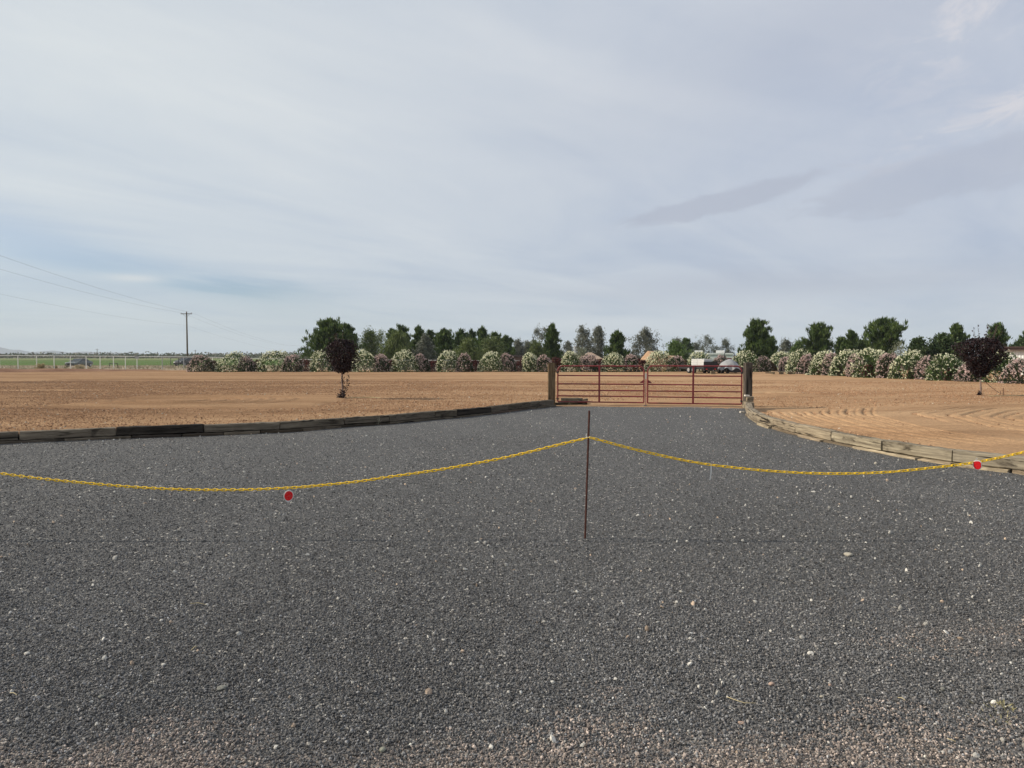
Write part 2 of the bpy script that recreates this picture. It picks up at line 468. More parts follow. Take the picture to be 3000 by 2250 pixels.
# ------------------------------------------------------------------ haze (air between here and the hills)
def make_haze():
    mb = MB().box((0, 2900, 64.0), (13000, 6400, 132.0))
    m_, t = mat('haze')
    v = t.n('ShaderNodeVolumePrincipled')
    v.inputs['Color'].default_value = (0.80, 0.91, 1.0, 1)
    v.inputs['Density'].default_value = 0.00016
    v.inputs['Anisotropy'].default_value = 0.0
    t.t.links.new(v.outputs[0], t.n('ShaderNodeOutputMaterial').inputs['Volume'])
    o = mb.build('haze', m_)
    tag(o, kind='stuff', label='pale dusty air fading the far hills', cat='haze')
HAZE = True

# ------------------------------------------------------------------ value noise for the terrain
rng = np.random.default_rng(7)
_tab = rng.random((256, 256))
def vnoise(X, Y, s):
    X, Y = np.asarray(X) * s + 57.3, np.asarray(Y) * s + 23.7
    xi, yi = np.floor(X).astype(int), np.floor(Y).astype(int)
    fx, fy = X - xi, Y - yi
    fx, fy = fx * fx * (3 - 2 * fx), fy * fy * (3 - 2 * fy)
    g = lambda a, b: _tab[a % 256, b % 256]
    return (g(xi, yi) * (1 - fx) + g(xi + 1, yi) * fx) * (1 - fy) + (g(xi, yi + 1) * (1 - fx) + g(xi + 1, yi + 1) * fx) * fy - 0.5
def fbm(X, Y, s, o=4):
    return sum(vnoise(X, Y, s * 2 ** i) / 2 ** i for i in range(o))

# edging lines (outer bottom edge of the timbers), from the photograph
LEFT_PX = [(-170, 1310), (0, 1301), (221, 1290), (535, 1279), (696, 1272), (883, 1263), (994, 1253), (1138, 1244), (1250, 1231), (1339, 1225), (1440, 1214), (1516, 1203), (1624, 1190)]
RIGHT_PX = [(2182, 1199), (2186, 1217), (2208, 1237), (2263, 1256), (2328, 1275), (2412, 1295), (2509, 1314), (2597, 1333), (2694, 1349), (2796, 1365), (2963, 1384), (3120, 1408), (3300, 1440)]
LEFT = [gnd(*p) for p in LEFT_PX]
RIGHT = [gnd(*p) for p in RIGHT_PX]
def on_line(PX, px):
    xs = [p[0] for p in PX]; ys = [p[1] for p in PX]
    return gnd(px, float(np.interp(px, xs, ys)))
GATE_L, GATE_R = Vector((1.35, 24.75, 0)), Vector((8.35, 23.0, 0))
lefty = [p.y for p in LEFT]; leftx = [p.x for p in LEFT]
righty = [p.y for p in RIGHT][::-1]; rightx = [p.x for p in RIGHT][::-1]
def xl(y): return np.interp(y, [-8, 4] + lefty + [24.8], [-34, -24] + leftx + [1.5])
def xr(y): return np.interp(y, [-8, 4] + righty + [24.8], [22, 13.5] + rightx + [7.9])
def d_gate(X, Y):
    a = np.array([GATE_L.x, GATE_L.y]); b = np.array([GATE_R.x + 0.6, GATE_R.y - 0.8]); d = b - a
    k = np.clip(((X - a[0]) * d[0] + (Y - a[1]) * d[1]) / (d @ d), 0, 1)
    return np.hypot(X - a[0] - k * d[0], Y - a[1] - k * d[1])
def zf(X, Y):
    """height of the dirt field"""
    X = np.asarray(X, float); Y = np.asarray(Y, float)
    g = 1 - np.exp(-(d_gate(X, Y) / 2.6) ** 2)
    z = 0.165 * g + (1 - g) * 0.004
    z = z - 0.10 * np.exp(-((X - 8.0) ** 2 + (Y - 21.6) ** 2) / 1.3)
    z = np.maximum(z, -0.055)
    z = z + 0.05 * vnoise(X, Y, 0.16) * g + 0.03 * vnoise(X + 31, Y, 0.5) * g
    return z
def fz(p): return float(zf(p.x, p.y))

# ------------------------------------------------------------------ ground sheets
def grid(name, X, Y, Z, material, kind='structure'):
    nu, nv = X.shape
    V = np.stack([X, Y, Z], -1).reshape(-1, 3)
    i = np.arange(nu * nv).reshape(nu, nv)
    F = np.stack([i[:-1, :-1], i[1:, :-1], i[1:, 1:], i[:-1, 1:]], -1).reshape(-1, 4)
    me = arr_mesh(name, V, F, True)
    o = link(name, me, material)
    o['kind'] = kind
    return o
# desert plain: one sheet to the horizon
rr = np.concatenate([[0.5], np.geomspace(3, 6000, 60)])
th = np.linspace(0, 2 * np.pi, 97)
RR, TH = np.meshgrid(rr, th, indexing='ij')
grid('ground', RR * np.sin(TH), RR * np.cos(TH), -0.08 + 0 * RR, MAT['desert'])
# gravel driveway
yy = np.concatenate([np.linspace(-8, 2, 12), np.linspace(2.2, 24.95, 160)])
uu = np.linspace(0, 1, 120)
YY, UU = np.meshgrid(yy, uu, indexing='ij')
XL, XR = xl(YY) - 0.05, xr(YY) + 0.05
XX = XL + (XR - XL) * UU
tilt = np.where(YY > 20, (XX - 4.7) * -0.25 * np.clip((YY - 20) / 4.5, 0, 1), 0)
ZZ = 0.022 * vnoise(XX, YY, 0.45) + 0.008 * vnoise(XX, YY, 2.2)
Yg = YY + tilt
grid('gravel_driveway', XX.T, Yg.T, ZZ.T, MAT['gravel'])
def zg(X, Y): return 0.022 * vnoise(X, Y, 0.45) + 0.008 * vnoise(X, Y, 2.2)
# dirt field: strip from the edging outwards
def resample(pts, n):
    P = np.array([[p[0], p[1]] for p in pts], float)
    s = np.concatenate([[0], np.cumsum(np.hypot(*np.diff(P, axis=0).T))])
    q = np.linspace(0, s[-1], n)
    return np.stack([np.interp(q, s, P[:, 0]), np.interp(q, s, P[:, 1])], 1)
def inset(pts, d):
    P = np.array([[p.x, p.y] for p in pts]); T = np.gradient(P, axis=0)
    T /= np.hypot(T[:, 0], T[:, 1])[:, None]
    return P + np.stack([-T[:, 1], T[:, 0]], 1) * d
Li = inset(LEFT, 0.10); Ri = inset(RIGHT, 0.10)
nL, nG, nR = 240, 130, 260
Bn = np.concatenate([resample([(-36, -8), (-25, 4)] + [tuple(p) for p in Li], nL),
                     resample([tuple(Li[-1]), (1.5, 24.05), (3.0, 24.0), (5.5, 23.4), (7.2, 22.7), tuple(Ri[0])], nG + 2)[1:-1],
                     resample([tuple(p) for p in Ri] + [(14, 4), (22, -8)], nR)])
On = np.concatenate([resample([(-95, -12), (-90, 62), (-60, 74), (-20, 77)], nL), resample([(-20, 77), (38, 77)], nG + 2)[1:-1], resample([(38, 77), (70, 72), (72, -12)], nR)])
k = np.linspace(0, 1, 190) ** 1.9
FX = Bn[:, None, 0] + (On - Bn)[:, None, 0] * k; FY = Bn[:, None, 1] + (On - Bn)[:, None, 1] * k
FZ = zf(FX, FY) + 0.012 * vnoise(FX, FY, 3.0) + 0.010 * vnoise(FX, FY, 7.0)
FZ[nL:nL + nG, 0] = -0.05
grid('dirt_field', FX, FY, FZ, MAT['dirt'])

# curved drag marks left by the tractor: finely modelled patches of the same soil
def sm(v, a, b):
    q = np.clip((v - a) / (b - a), 0, 1); return q * q * (3 - 2 * q)
def groove(v, period):
    ph = v * 2 * np.pi / period
    return -(.5 + .5 * np.sin(ph)) ** 3 * (1 + .45 * np.sin(ph * .37 + 1)) + .25 * np.sin(ph * .5)
def box_m(X, Y, bx):
    x0, x1, y0, y1, s_ = bx
    return sm(X, x0, x0 + s_) * sm(X, x1, x1 - s_) * sm(Y, y0, y0 + s_) * sm(Y, y1, y1 - s_)
def ring_h(X, Y, cx, cy, ex, r0, r1, period, wob_, bx):
    r = np.hypot((X - cx) * ex, Y - cy) + wob_ * vnoise(X, Y, .55)
    return groove(r, period) * sm(r, r0, r0 + .35) * sm(r, r1, r1 - .4) * box_m(X, Y, bx)
def along_edge(X, Y):
    d = (X - xr(Y) + .22 * vnoise(X, Y, .4)) * (1 - .05 * np.clip(Y - 15.5, 0, 8))
    return 1.35 * groove(d, .19) * sm(d, .35, .6) * sm(d, 2.9, 2.6) * sm(Y, 11.0, 13.5) * sm(Y, 21.75, 21.55)
def raked(x0, x1, y0, y1, step, rings_, amp):
    X, Y = np.meshgrid(np.arange(x0, x1, step), np.arange(y0, y1, step), indexing='ij')
    h = sum(ring_h(X, Y, *q) for q in rings_)
    if x0 > 5.5 and y0 < 20: h = h + along_edge(X, Y)
    edge = sm(X, x0, x0 + .8) * sm(X, x1, x1 - .8) * sm(Y, y0, y0 + .8) * sm(Y, y1, y1 - .8)
    inside = np.clip((X - xr(Y) - .25) / .5, 0, 1) if x0 > 0 else np.clip((xl(Y) - .25 - X) / .5, 0, 1)
    inside = np.where(Y > 24.5, 1, inside)
    Z = zf(X, Y) + .034 + amp * h + .008 * fbm(X, Y, 5.5, 3) - .075 * (1 - edge * inside)
    Z = np.where((X < xr(Y) + .12) & (X > xl(Y) - .12) & (Y < 24.5), -.4, Z)
    grid('raked_dirt', X, Y, Z, MAT['dirt'])
raked(5.9, 17.0, 10.6, 22.6, .03, [(16.2, 15.6, .95, 1.6, 6.6, .31, .4, (9.8, 16.8, 12.0, 22.3, .6))], .036)
raked(-14.5, -5.5, 20.2, 28.0, .04, [(-11.6, 24.2, .8, .5, 3.6, .30, .3, (-14.2, -6, 20.6, 27.6, 1.0))], .030)
raked(7.4, 12.5, 26.4, 33.0, .05, [(11.9, 29.4, .7, .5, 3.2, .34, .3, (7.8, 12.3, 26.8, 32.5, .6))], .04)

def sheet(name, pts, z, material, n=24):
    (a, b, c, d) = [np.array(p, float) for p in pts]
    u, v = np.meshgrid(np.linspace(0, 1, n), np.linspace(0, 1, n), indexing='ij')
    P = (a * (1 - u)[..., None] + b * u[..., None]) * (1 - v)[..., None] + (d * (1 - u)[..., None] + c * u[..., None]) * v[..., None]
    return grid(name, P[..., 0], P[..., 1], z + 0 * u, material)
sheet('dirt_road', [(-140, 98), (-30, 98), (-30, 118), (-160, 116)], -0.06, MAT['track'])
sheet('crop_field', [(-420, 134), (60, 134), (60, 302), (-520, 302)], -0.05, MAT['crop'])
sheet('irrigation_ditch', [(-520, 303), (60, 303), (60, 318), (-520, 318)], -0.055, MAT['berm'])
sheet('far_crop_field', [(-560, 319), (60, 319), (60, 520), (-700, 520)], -0.05, MAT['crop_pale'])
# earth bank at the far left edge of the field
bx = np.linspace(-70, -36, 80); bv = np.linspace(-1, 1, 13)
BX, BV = np.meshgrid(bx, bv, indexing='ij')
by = np.interp(bx, [-70, -52, -44, -36], [61, 66.5, 72, 77.5])
BY = by[:, None] + BV * 1.9
BZ = 0.15 + np.cos(BV * np.pi / 2) * (0.34 * np.interp(bx, [-70, -50, -41, -36], [1, 1, 0.55, 0.0])[:, None] + 0.16 * vnoise(BX, BY, 0.7)) - 0.05 * np.abs(BV) ** 4
grid('dirt_bank', BX, BY, BZ, MAT['berm'])
# rough dusty verge in front of and beyond the wire fence
vx = np.linspace(-86, -16, 120); vv = np.linspace(0, 1, 30)
VX, VV = np.meshgrid(vx, vv, indexing='ij')
v0 = np.interp(vx, [-86, -52, -40, -16], [64, 68.3, 76, 78.5])
VY = v0[:, None] + VV * 24
VZ = 0.10 + 0.20 * fbm(VX, VY, 0.35, 3) * np.sin(VV * np.pi) + 0.08 * np.sin(VV * np.pi)
VZ[:, -1] = -0.2
grid('dusty_verge', VX, VY, VZ, MAT['track'])

# ------------------------------------------------------------------ far hills
def hills(name, D, prof, base_y, rough_, seed, depth):
    """ridge with skyline prof = [(px, py)] standing at distance D"""
    xs = np.array([p[0] for p in prof], float); ys = np.array([p[1] for p in prof], float)
    px = np.linspace(xs[0], xs[-1], 160)
    sk = np.interp(px, xs, ys)
    Hh = np.array([at(a, b, D).z for a, b in zip(px, sk)]); Xh = np.array([at(a, 1043, D).x for a in px])
    v = np.linspace(-1, 1, 33)
    X = np.repeat(Xh[:, None], 33, 1); Y = D + v[None] * depth + 0 * X
    ridge = np.clip(1 - np.abs(v), 0, 1)[None] ** 1.15
    Z = (Hh[:, None] + 1) * ridge * (1 + rough_ * fbm(X + seed, Y, 6.0 / depth, 4) * (1 - ridge)) - 0.6
    return grid(name, X, Y, Z, MAT['rock'])
hills('mountain_range', 5200, [(-900, 1008), (-500, 1012), (-150, 1008), (0, 1017), (25, 1024), (60, 1025), (90, 1032), (140, 1028), (155, 1027), (200, 1033), (250, 1030), (300, 1033), (345, 1033), (390, 1038), (420, 1041), (460, 1045)], 1043, 0.8, 3, 420)
hills('distant_hill', 2600, [(585, 1045), (605, 1039), (620, 1036), (632, 1033.5), (640, 1036), (646, 1042), (656, 1046)], 1043, 0.5, 9, 60)
hills('far_ridge', 5000, [(720, 1046), (770, 1041), (800, 1042), (835, 1033), (852, 1031.5), (868, 1034), (885, 1033), (905, 1035), (960, 1036), (1100, 1037), (1300, 1039), (1500, 1046)], 1043, 0.6, 17, 300)

# ------------------------------------------------------------------ leaf clouds
def unit(A): return A / np.maximum(np.linalg.norm(A, axis=-1, keepdims=True), 1e-6)
def leaves(name, P, L, W, cols, material, parent=None):
    """diamond leaves: centre P, half length L, half width W"""
    n = len(P)
    V = np.stack([P - L, P + W, P + L, P - W], 1).reshape(-1, 3)
    F = np.arange(n * 4).reshape(n, 4)
    return link(name, arr_mesh(name, V, F, False, np.repeat(cols, 4, 0)), material, parent)
def leaf_set(r, C, dirs, ln, wd, spread=0.5):
    d = unit(dirs + r.normal(0, spread, C.shape))
    sd = unit(np.cross(d, unit(r.normal(0, 1, C.shape))))
    n = len(C)
    return d * (ln * r.uniform(0.6, 1.2, (n, 1)) / 2), sd * (wd * r.uniform(0.7, 1.2, (n, 1)) / 2)
def tints(r, n, base, var=0.25, alt=None, frac=0.0, groups=None):
    c = np.array(base)[None] * (1 + r.normal(0, var, (n, 1)))
    if alt is not None:
        k = r.random(n) < frac
        c[k] = np.array(alt)[None] * (1 + r.normal(0, var, (k.sum(), 1)))
    return np.clip(c, 0.003, 0.95)

PROF = {
    'round': lambda t: np.interp(t, [0, .12, .3, .5, .7, .85, 1], [.85, .98, 1, .90, .66, .38, .06]),
    'cone': lambda t: np.interp(t, [0, .2, .4, .65, .85, 1], [1, 1, .82, .50, .24, .03]),
    'column': lambda t: np.interp(t, [0, .15, .35, .55, .8, .93, 1], [1.0, 1.1, .86, .74, .60, .30, .05]),
    'vase': lambda t: np.interp(t, [0, .2, .5, .72, .88, 1], [.45, .65, .95, 1, .55, .1]),
    'bell': lambda t: np.interp(t, [0, .2, .42, .6, .75, .9, 1], [1.1, 1.05, .82, .48, .50, .30, .05]),
}
SPEC = {  # needle/leaf length, width, direction bias (out, up), base colour, alt colour, pads, clumps per pad, leaves per clump, clump sigma
    'pine':     dict(ln=.62, wd=.11, out=.7, up=.8, col=(.046, .078, .020), alt=(.100, .145, .036), pads=29, cl=11, lf=15, sg=.10, tuft=.45, inner=.38),
    'eucalypt': dict(ln=.50, wd=.10, out=.25, up=-.6, col=(.115, .125, .092), alt=(.17, .175, .135), pads=24, cl=10, lf=12, sg=.22, tuft=.1, inner=.2),
    'mesquite': dict(ln=.38, wd=.09, out=.4, up=.1, col=(.100, .135, .044), alt=(.15, .18, .065), pads=28, cl=12, lf=12, sg=.30, tuft=.15, inner=.4),
    'willow':   dict(ln=.60, wd=.10, out=.15, up=-.9, col=(.105, .138, .040), alt=(.155, .19, .06), pads=30, cl=12, lf=12, sg=.28, tuft=.05, inner=.4),
    'broad':    dict(ln=.32, wd=.17, out=.5, up=.3, col=(.034, .060, .018), alt=(.062, .095, .030), pads=36, cl=11, lf=12, sg=.18, tuft=.25, inner=.6),
    'shrub':    dict(ln=.32, wd=.13, out=.5, up=.5, col=(.075, .125, .030), alt=(.12, .175, .048), pads=28, cl=11, lf=11, sg=.20, tuft=.25, inner=.5),
    'sparse':   dict(ln=.34, wd=.09, out=.5, up=.2, col=(.17, .19, .12), alt=(.24, .25, .17), pads=13, cl=6, lf=7, sg=.30, tuft=.2, inner=0),
}
def make_tree(name, base, h, w, kind, prof, seed, label, group='trees beyond the flowering hedge', density=1.0, low=0.04, cat='tree', asym=0.0, lean=0.0):
    r = np.random.default_rng(seed)
    sp = SPEC[kind]
    root = empty(name, base, 0, label, cat, group)
    pf = PROF[prof]
    npad = max(6, int(sp['pads'] * density))
    tb = np.sort(low + (0.93 - low) * (np.arange(npad) + r.uniform(0, 1, npad)) / npad)
    ang = np.arange(npad) * 2.399 + r.uniform(-.6, .6, npad)
    reach = pf(tb) * w / 2 * r.uniform(0.55, 1.18, npad) * (1 + asym * np.cos(ang)) * (1 + .20 * np.sin(2 * ang + seed) * np.sin(5 * tb + seed * .7))
    padr = np.clip((.20 * pf(tb) + .11) * w / 2, .16, 1.5) * r.uniform(.6, 1.45, npad)
    C, O, G = [], [], []
    for i in range(npad):
        n = sp['cl']
        ca, sa = math.cos(ang[i]), math.sin(ang[i])
        # a bough: clumps strung along the outer part of the branch, rising to its tip
        s_ = r.uniform(.45, 1.0, n) ** .8
        rr_ = np.maximum(reach[i] - padr[i] * .5, .05) * s_
        q = r.normal(0, 1, (n, 3)) * padr[i] * .42 * (1.15 - .55 * s_)[:, None]
        P = np.stack([ca * rr_ + lean * tb[i] * w, sa * rr_, tb[i] * h + (s_ - .6) * padr[i] * (1.3 if sp['up'] > 0 else -.6)], 1) + q
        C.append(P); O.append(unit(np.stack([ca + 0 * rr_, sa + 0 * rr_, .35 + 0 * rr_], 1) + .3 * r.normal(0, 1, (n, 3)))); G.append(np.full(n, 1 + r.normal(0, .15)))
        if sp['tuft']:
            m_ = max(1, int(n * sp['tuft']))
            tip = np.array([ca * reach[i] + lean * tb[i] * w, sa * reach[i], tb[i] * h + padr[i] * .7])
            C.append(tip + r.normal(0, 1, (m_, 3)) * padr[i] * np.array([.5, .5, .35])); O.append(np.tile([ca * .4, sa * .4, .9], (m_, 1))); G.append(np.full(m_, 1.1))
    # leader at the very top
    m_ = 5 if kind == 'pine' else 4
    C.append(np.stack([lean * w + r.normal(0, .05 * w, m_), r.normal(0, .05 * w, m_), h * r.uniform(.90, .985, m_)], 1)); O.append(np.tile([0, 0, 1.0], (m_, 1))); G.append(np.ones(m_))
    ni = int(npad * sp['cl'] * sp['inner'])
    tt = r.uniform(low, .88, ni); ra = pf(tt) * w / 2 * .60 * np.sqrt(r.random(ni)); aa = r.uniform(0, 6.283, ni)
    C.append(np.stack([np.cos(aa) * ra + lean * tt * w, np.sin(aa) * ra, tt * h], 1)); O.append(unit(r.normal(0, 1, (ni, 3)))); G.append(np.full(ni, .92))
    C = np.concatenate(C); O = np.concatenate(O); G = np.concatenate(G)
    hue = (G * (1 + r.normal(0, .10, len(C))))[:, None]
    lf = sp['lf']
    sg = sp['sg'] * (min(1.0, w / 6 + .4))
    ln = sp['ln'] * min(1.0, w / 7 + .45)
    P = np.repeat(C, lf, 0) + r.normal(0, sg, (len(C) * lf, 3))
    P[:, 2] = np.maximum(P[:, 2], 0.03)
    D_ = np.repeat(O, lf, 0) * sp['out'] + np.array([0, 0, sp['up']])
    L, Wd = leaf_set(r, P, D_, ln, sp['wd'] * min(1.0, w / 7 + .5), .45)
    P = P + L * (.6 if kind == 'pine' else .2)
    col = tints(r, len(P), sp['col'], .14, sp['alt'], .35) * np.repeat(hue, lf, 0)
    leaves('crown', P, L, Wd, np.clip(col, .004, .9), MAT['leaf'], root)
    mb = MB()
    hh = h * (0.86 if kind in ('pine',) else .6)
    steps = 7
    tp = [(lean * w * (j / steps) * hh / h + (0 if j == 0 else r.normal(0, .008 * h)), 0 if j == 0 else r.normal(0, .008 * h), -0.1 + (hh + .1) * j / steps) for j in range(steps + 1)]
    tr = 0.015 * h + 0.02
    mb.tube(tp, [tr * (1 - .85 * j / steps) for j in range(steps + 1)], 7)
    for i in range(0, npad, 2):
        e_ = Vector((math.cos(ang[i]) * reach[i] * .8 + lean * tb[i] * w, math.sin(ang[i]) * reach[i] * .8, tb[i] * h))
        z0 = max(0.2, e_.z - 0.35 * reach[i] - .2); z0 = min(z0, hh * .96)
        k_ = z0 / hh; a0 = Vector((lean * w * z0 / h, 0, z0))
        mb.tube([a0, (a0 + e_) / 2 + Vector((0, 0, -.02 * h)), e_], [tr * (1 - .8 * k_) * .5, tr * .25, tr * .1], 5)
    mb.build('trunk', MAT['bark'], root, True)
    return root
def tree_px(px, top, wpx, D, kind, prof, seed, label, name=None, **kw):
    p = at(px, 1043, D); p.z = -0.05
    h = at(px, top, D).z - p.z
    if wpx < 60 and kind != 'sparse': wpx *= 1.5
    names = dict(pine='pine_tree', eucalypt='eucalyptus_tree', mesquite='mesquite_tree', willow='willow_tree', broad='broadleaf_tree', shrub='leafy_shrub', sparse='open_tree')
    return make_tree(name or names[kind], p, h, wpx * D / FOC, kind, prof, seed, label, **kw)

TREES = [  # px centre, top, width, distance, kind, profile, label
 (968, 938, 132, 92, 'pine', 'round', 'broad dark pine at the left end of the tree line, behind the left plum tree', dict(density=2.6, low=.03)),
 (1022, 952, 60, 96, 'pine', 'round', 'dark pine whose top shows just right of the broad leftmost pine', dict()),
 (1082, 967, 78, 100, 'mesquite', 'round', 'bushy olive-green tree just right of the left plum tree', dict()),
 (1112, 972, 40, 104, 'mesquite', 'vase', 'thin loose green tree at the right edge of the bushy olive-green tree', dict(density=.5)),
 (1178, 957, 52, 118, 'pine', 'column', 'dark pine rising behind the soft green willow left of centre', dict()),
 (1150, 966, 40, 120, 'pine', 'round', 'small-topped pine left of the pine behind the soft green willow', dict()),
 (1165, 974, 92, 96, 'willow', 'round', 'soft green willow with drooping foliage behind the hedge, left of centre', dict(density=1.3)),
 (1228, 957, 66, 104, 'pine', 'cone', 'dark green pointed pine right of the soft green willow', dict(density=1.2)),
 (1262, 968, 30, 124, 'pine', 'column', 'narrow dark pine standing right of the pointed pine', dict()),
 (1278, 978, 34, 130, 'pine', 'bell', 'ragged dark pine with sky showing between its branches left of a gap', dict(density=.7)),
 (1248, 982, 44, 98, 'eucalypt', 'round', 'grey-green fuzzy tree in front of the narrow dark pine', dict()),
 (1304, 967, 58, 106, 'pine', 'bell', 'flat-topped pine just right of the gap with sky between branches', dict(density=1.2)),
 (1352, 968, 42, 122, 'pine', 'round', 'small round-headed pine, first of three behind the yellow-green willow', dict()),
 (1383, 966, 30, 124, 'pine', 'column', 'slim pine, second of three behind the yellow-green willow', dict()),
 (1414, 960, 50, 112, 'pine', 'cone', 'pine with a sharp tip above the yellow-green willow', dict()),
 (1370, 994, 66, 94, 'willow', 'round', 'low yellow-green willow behind the hedge with drooping strands', dict()),
 (1452, 976, 44, 118, 'pine', 'round', 'dark rounded pine right of the sharp-tipped pine', dict()),
 (1484, 985, 40, 116, 'pine', 'bell', 'last dark pine before the gap in the middle of the tree line', dict()),
 (1440, 992, 84, 92, 'mesquite', 'round', 'wide low green tree in front of the rounded pines, left of the gate', dict()),
 (1520, 994, 34, 120, 'eucalypt', 'column', 'small grey-green tree standing alone right of the gap', dict()),
 (1546, 998, 36, 124, 'eucalypt', 'round', 'second small grey-green tree in the gap, left of the bright pointed pine', dict()),
 (1583, 954, 48, 118, 'eucalypt', 'vase', 'tall wispy grey tree behind the bright pointed pine', dict(density=.6)),
 (1570, 1003, 62, 92, 'mesquite', 'round', 'low green bushy tree at the foot of the bright pointed pine', dict()),
 (1616, 953, 70, 96, 'pine', 'cone', 'bright green pointed pine standing above the left gate post', dict(density=1.5)),
 (1664, 1000, 44, 128, 'eucalypt', 'round', 'small distant grey tree between the pointed pine and the tall grey eucalypts', dict(density=.7)),
 (1706, 953, 46, 112, 'eucalypt', 'column', 'tall narrow grey-green eucalypt above the left gate leaf', dict(density=.9)),
 (1752, 953, 66, 110, 'eucalypt', 'round', 'tall full grey-green eucalypt right of the narrow one', dict(density=1.3)),
 (1706, 1020, 44, 90, 'sparse', 'round', 'yellowish thin shrub in front of the tall grey eucalypts', dict(density=2.2)),
 (1808, 975, 74, 96, 'pine', 'bell', 'dark green pine between the two grey eucalypt groups', dict(density=1.3)),
 (1890, 960, 104, 112, 'eucalypt', 'round', 'wide airy grey eucalypt behind the tan soil heap', dict(density=1.4)),
 (1984, 991, 52, 150, 'eucalypt', 'round', 'dark rounded tree behind the bright green shrub left of the white mobile home', dict()),
 (2008, 994, 40, 155, 'pine', 'round', 'small dark pine just left of the white mobile home roof', dict()),
 (1978, 1003, 88, 102, 'shrub', 'round', 'bright green rounded shrub left of the white mobile home', dict(density=1.2)),
 (2072, 982, 72, 185, 'eucalypt', 'vase', 'open greyish tree behind the white mobile home', dict(density=.9)),
 (2126, 991, 62, 185, 'eucalypt', 'round', 'darker rounded tree behind the right end of the white mobile home', dict(density=.9)),
 (2040, 1004, 40, 190, 'eucalypt', 'round', 'low grey tree behind the left rooftop unit of the mobile home', dict()),
 (2216, 940, 92, 88, 'pine', 'round', 'big dark pine just right of the right gate post', dict(density=1.7, low=.02)),
 (2248, 982, 62, 92, 'pine', 'round', 'lower side pine leaning out right of the big pine by the gate post', dict()),
 (2302, 995, 46, 120, 'eucalypt', 'round', 'grey-green rounded tree right of the big pine', dict()),
 (2340, 1001, 66, 98, 'shrub', 'round', 'green bushy tree left of the upright columnar pine', dict()),
 (2394, 952, 58, 90, 'pine', 'column', 'upright columnar pine above the right hedge', dict(density=1.3, low=.02)),
 (2432, 989, 38, 92, 'sparse', 'vase', 'pale sparse feathery tree right of the columnar pine', dict()),
 (2496, 971, 46, 92, 'pine', 'cone', 'dark pine with a spiky top between the columnar pine and the second big pine', dict(density=1.1)),
 (2468, 992, 40, 95, 'pine', 'round', 'dark low pine joined to the left of the spiky one', dict()),
 (2530, 996, 42, 88, 'broad', 'round', 'dark broadleaf shrub joined to the right of the spiky pine', dict()),
 (2590, 938, 96, 84, 'pine', 'vase', 'second big pine with a bare gap low on its left, above the right hedge', dict(density=1.5, low=.12)),
 (2634, 1006, 56, 78, 'sparse', 'round', 'low pale-leaved tree right of the second big pine', dict(density=1.6)),
 (2690, 992, 74, 74, 'broad', 'round', 'dark green broadleaf tree, left of the two behind the right plum tree', dict(density=1.3)),
 (2760, 982, 92, 74, 'broad', 'round', 'wide dark green broadleaf tree just left of the right plum tree', dict(density=1.4)),
 (2802, 953, 70, 80, 'pine', 'round', 'blocky pine rising behind the wide broadleaf tree', dict(density=1.2, low=.2)),
 (2920, 951, 58, 82, 'pine', 'bell', 'pine with stepped branches just right of the right plum tree', dict(density=1.2)),
 (2990, 1000, 56, 86, 'broad', 'round', 'green shrub behind the white metal shed', dict()),
 (3012, 968, 50, 88, 'pine', 'cone', 'pine cut by the right edge of the photo', dict()),
]
for i, (px, top, wpx, D, kind, prof, label, kw) in enumerate(TREES):
    tree_px(px, top, wpx, D, kind, prof, 100 + i, label, **kw)

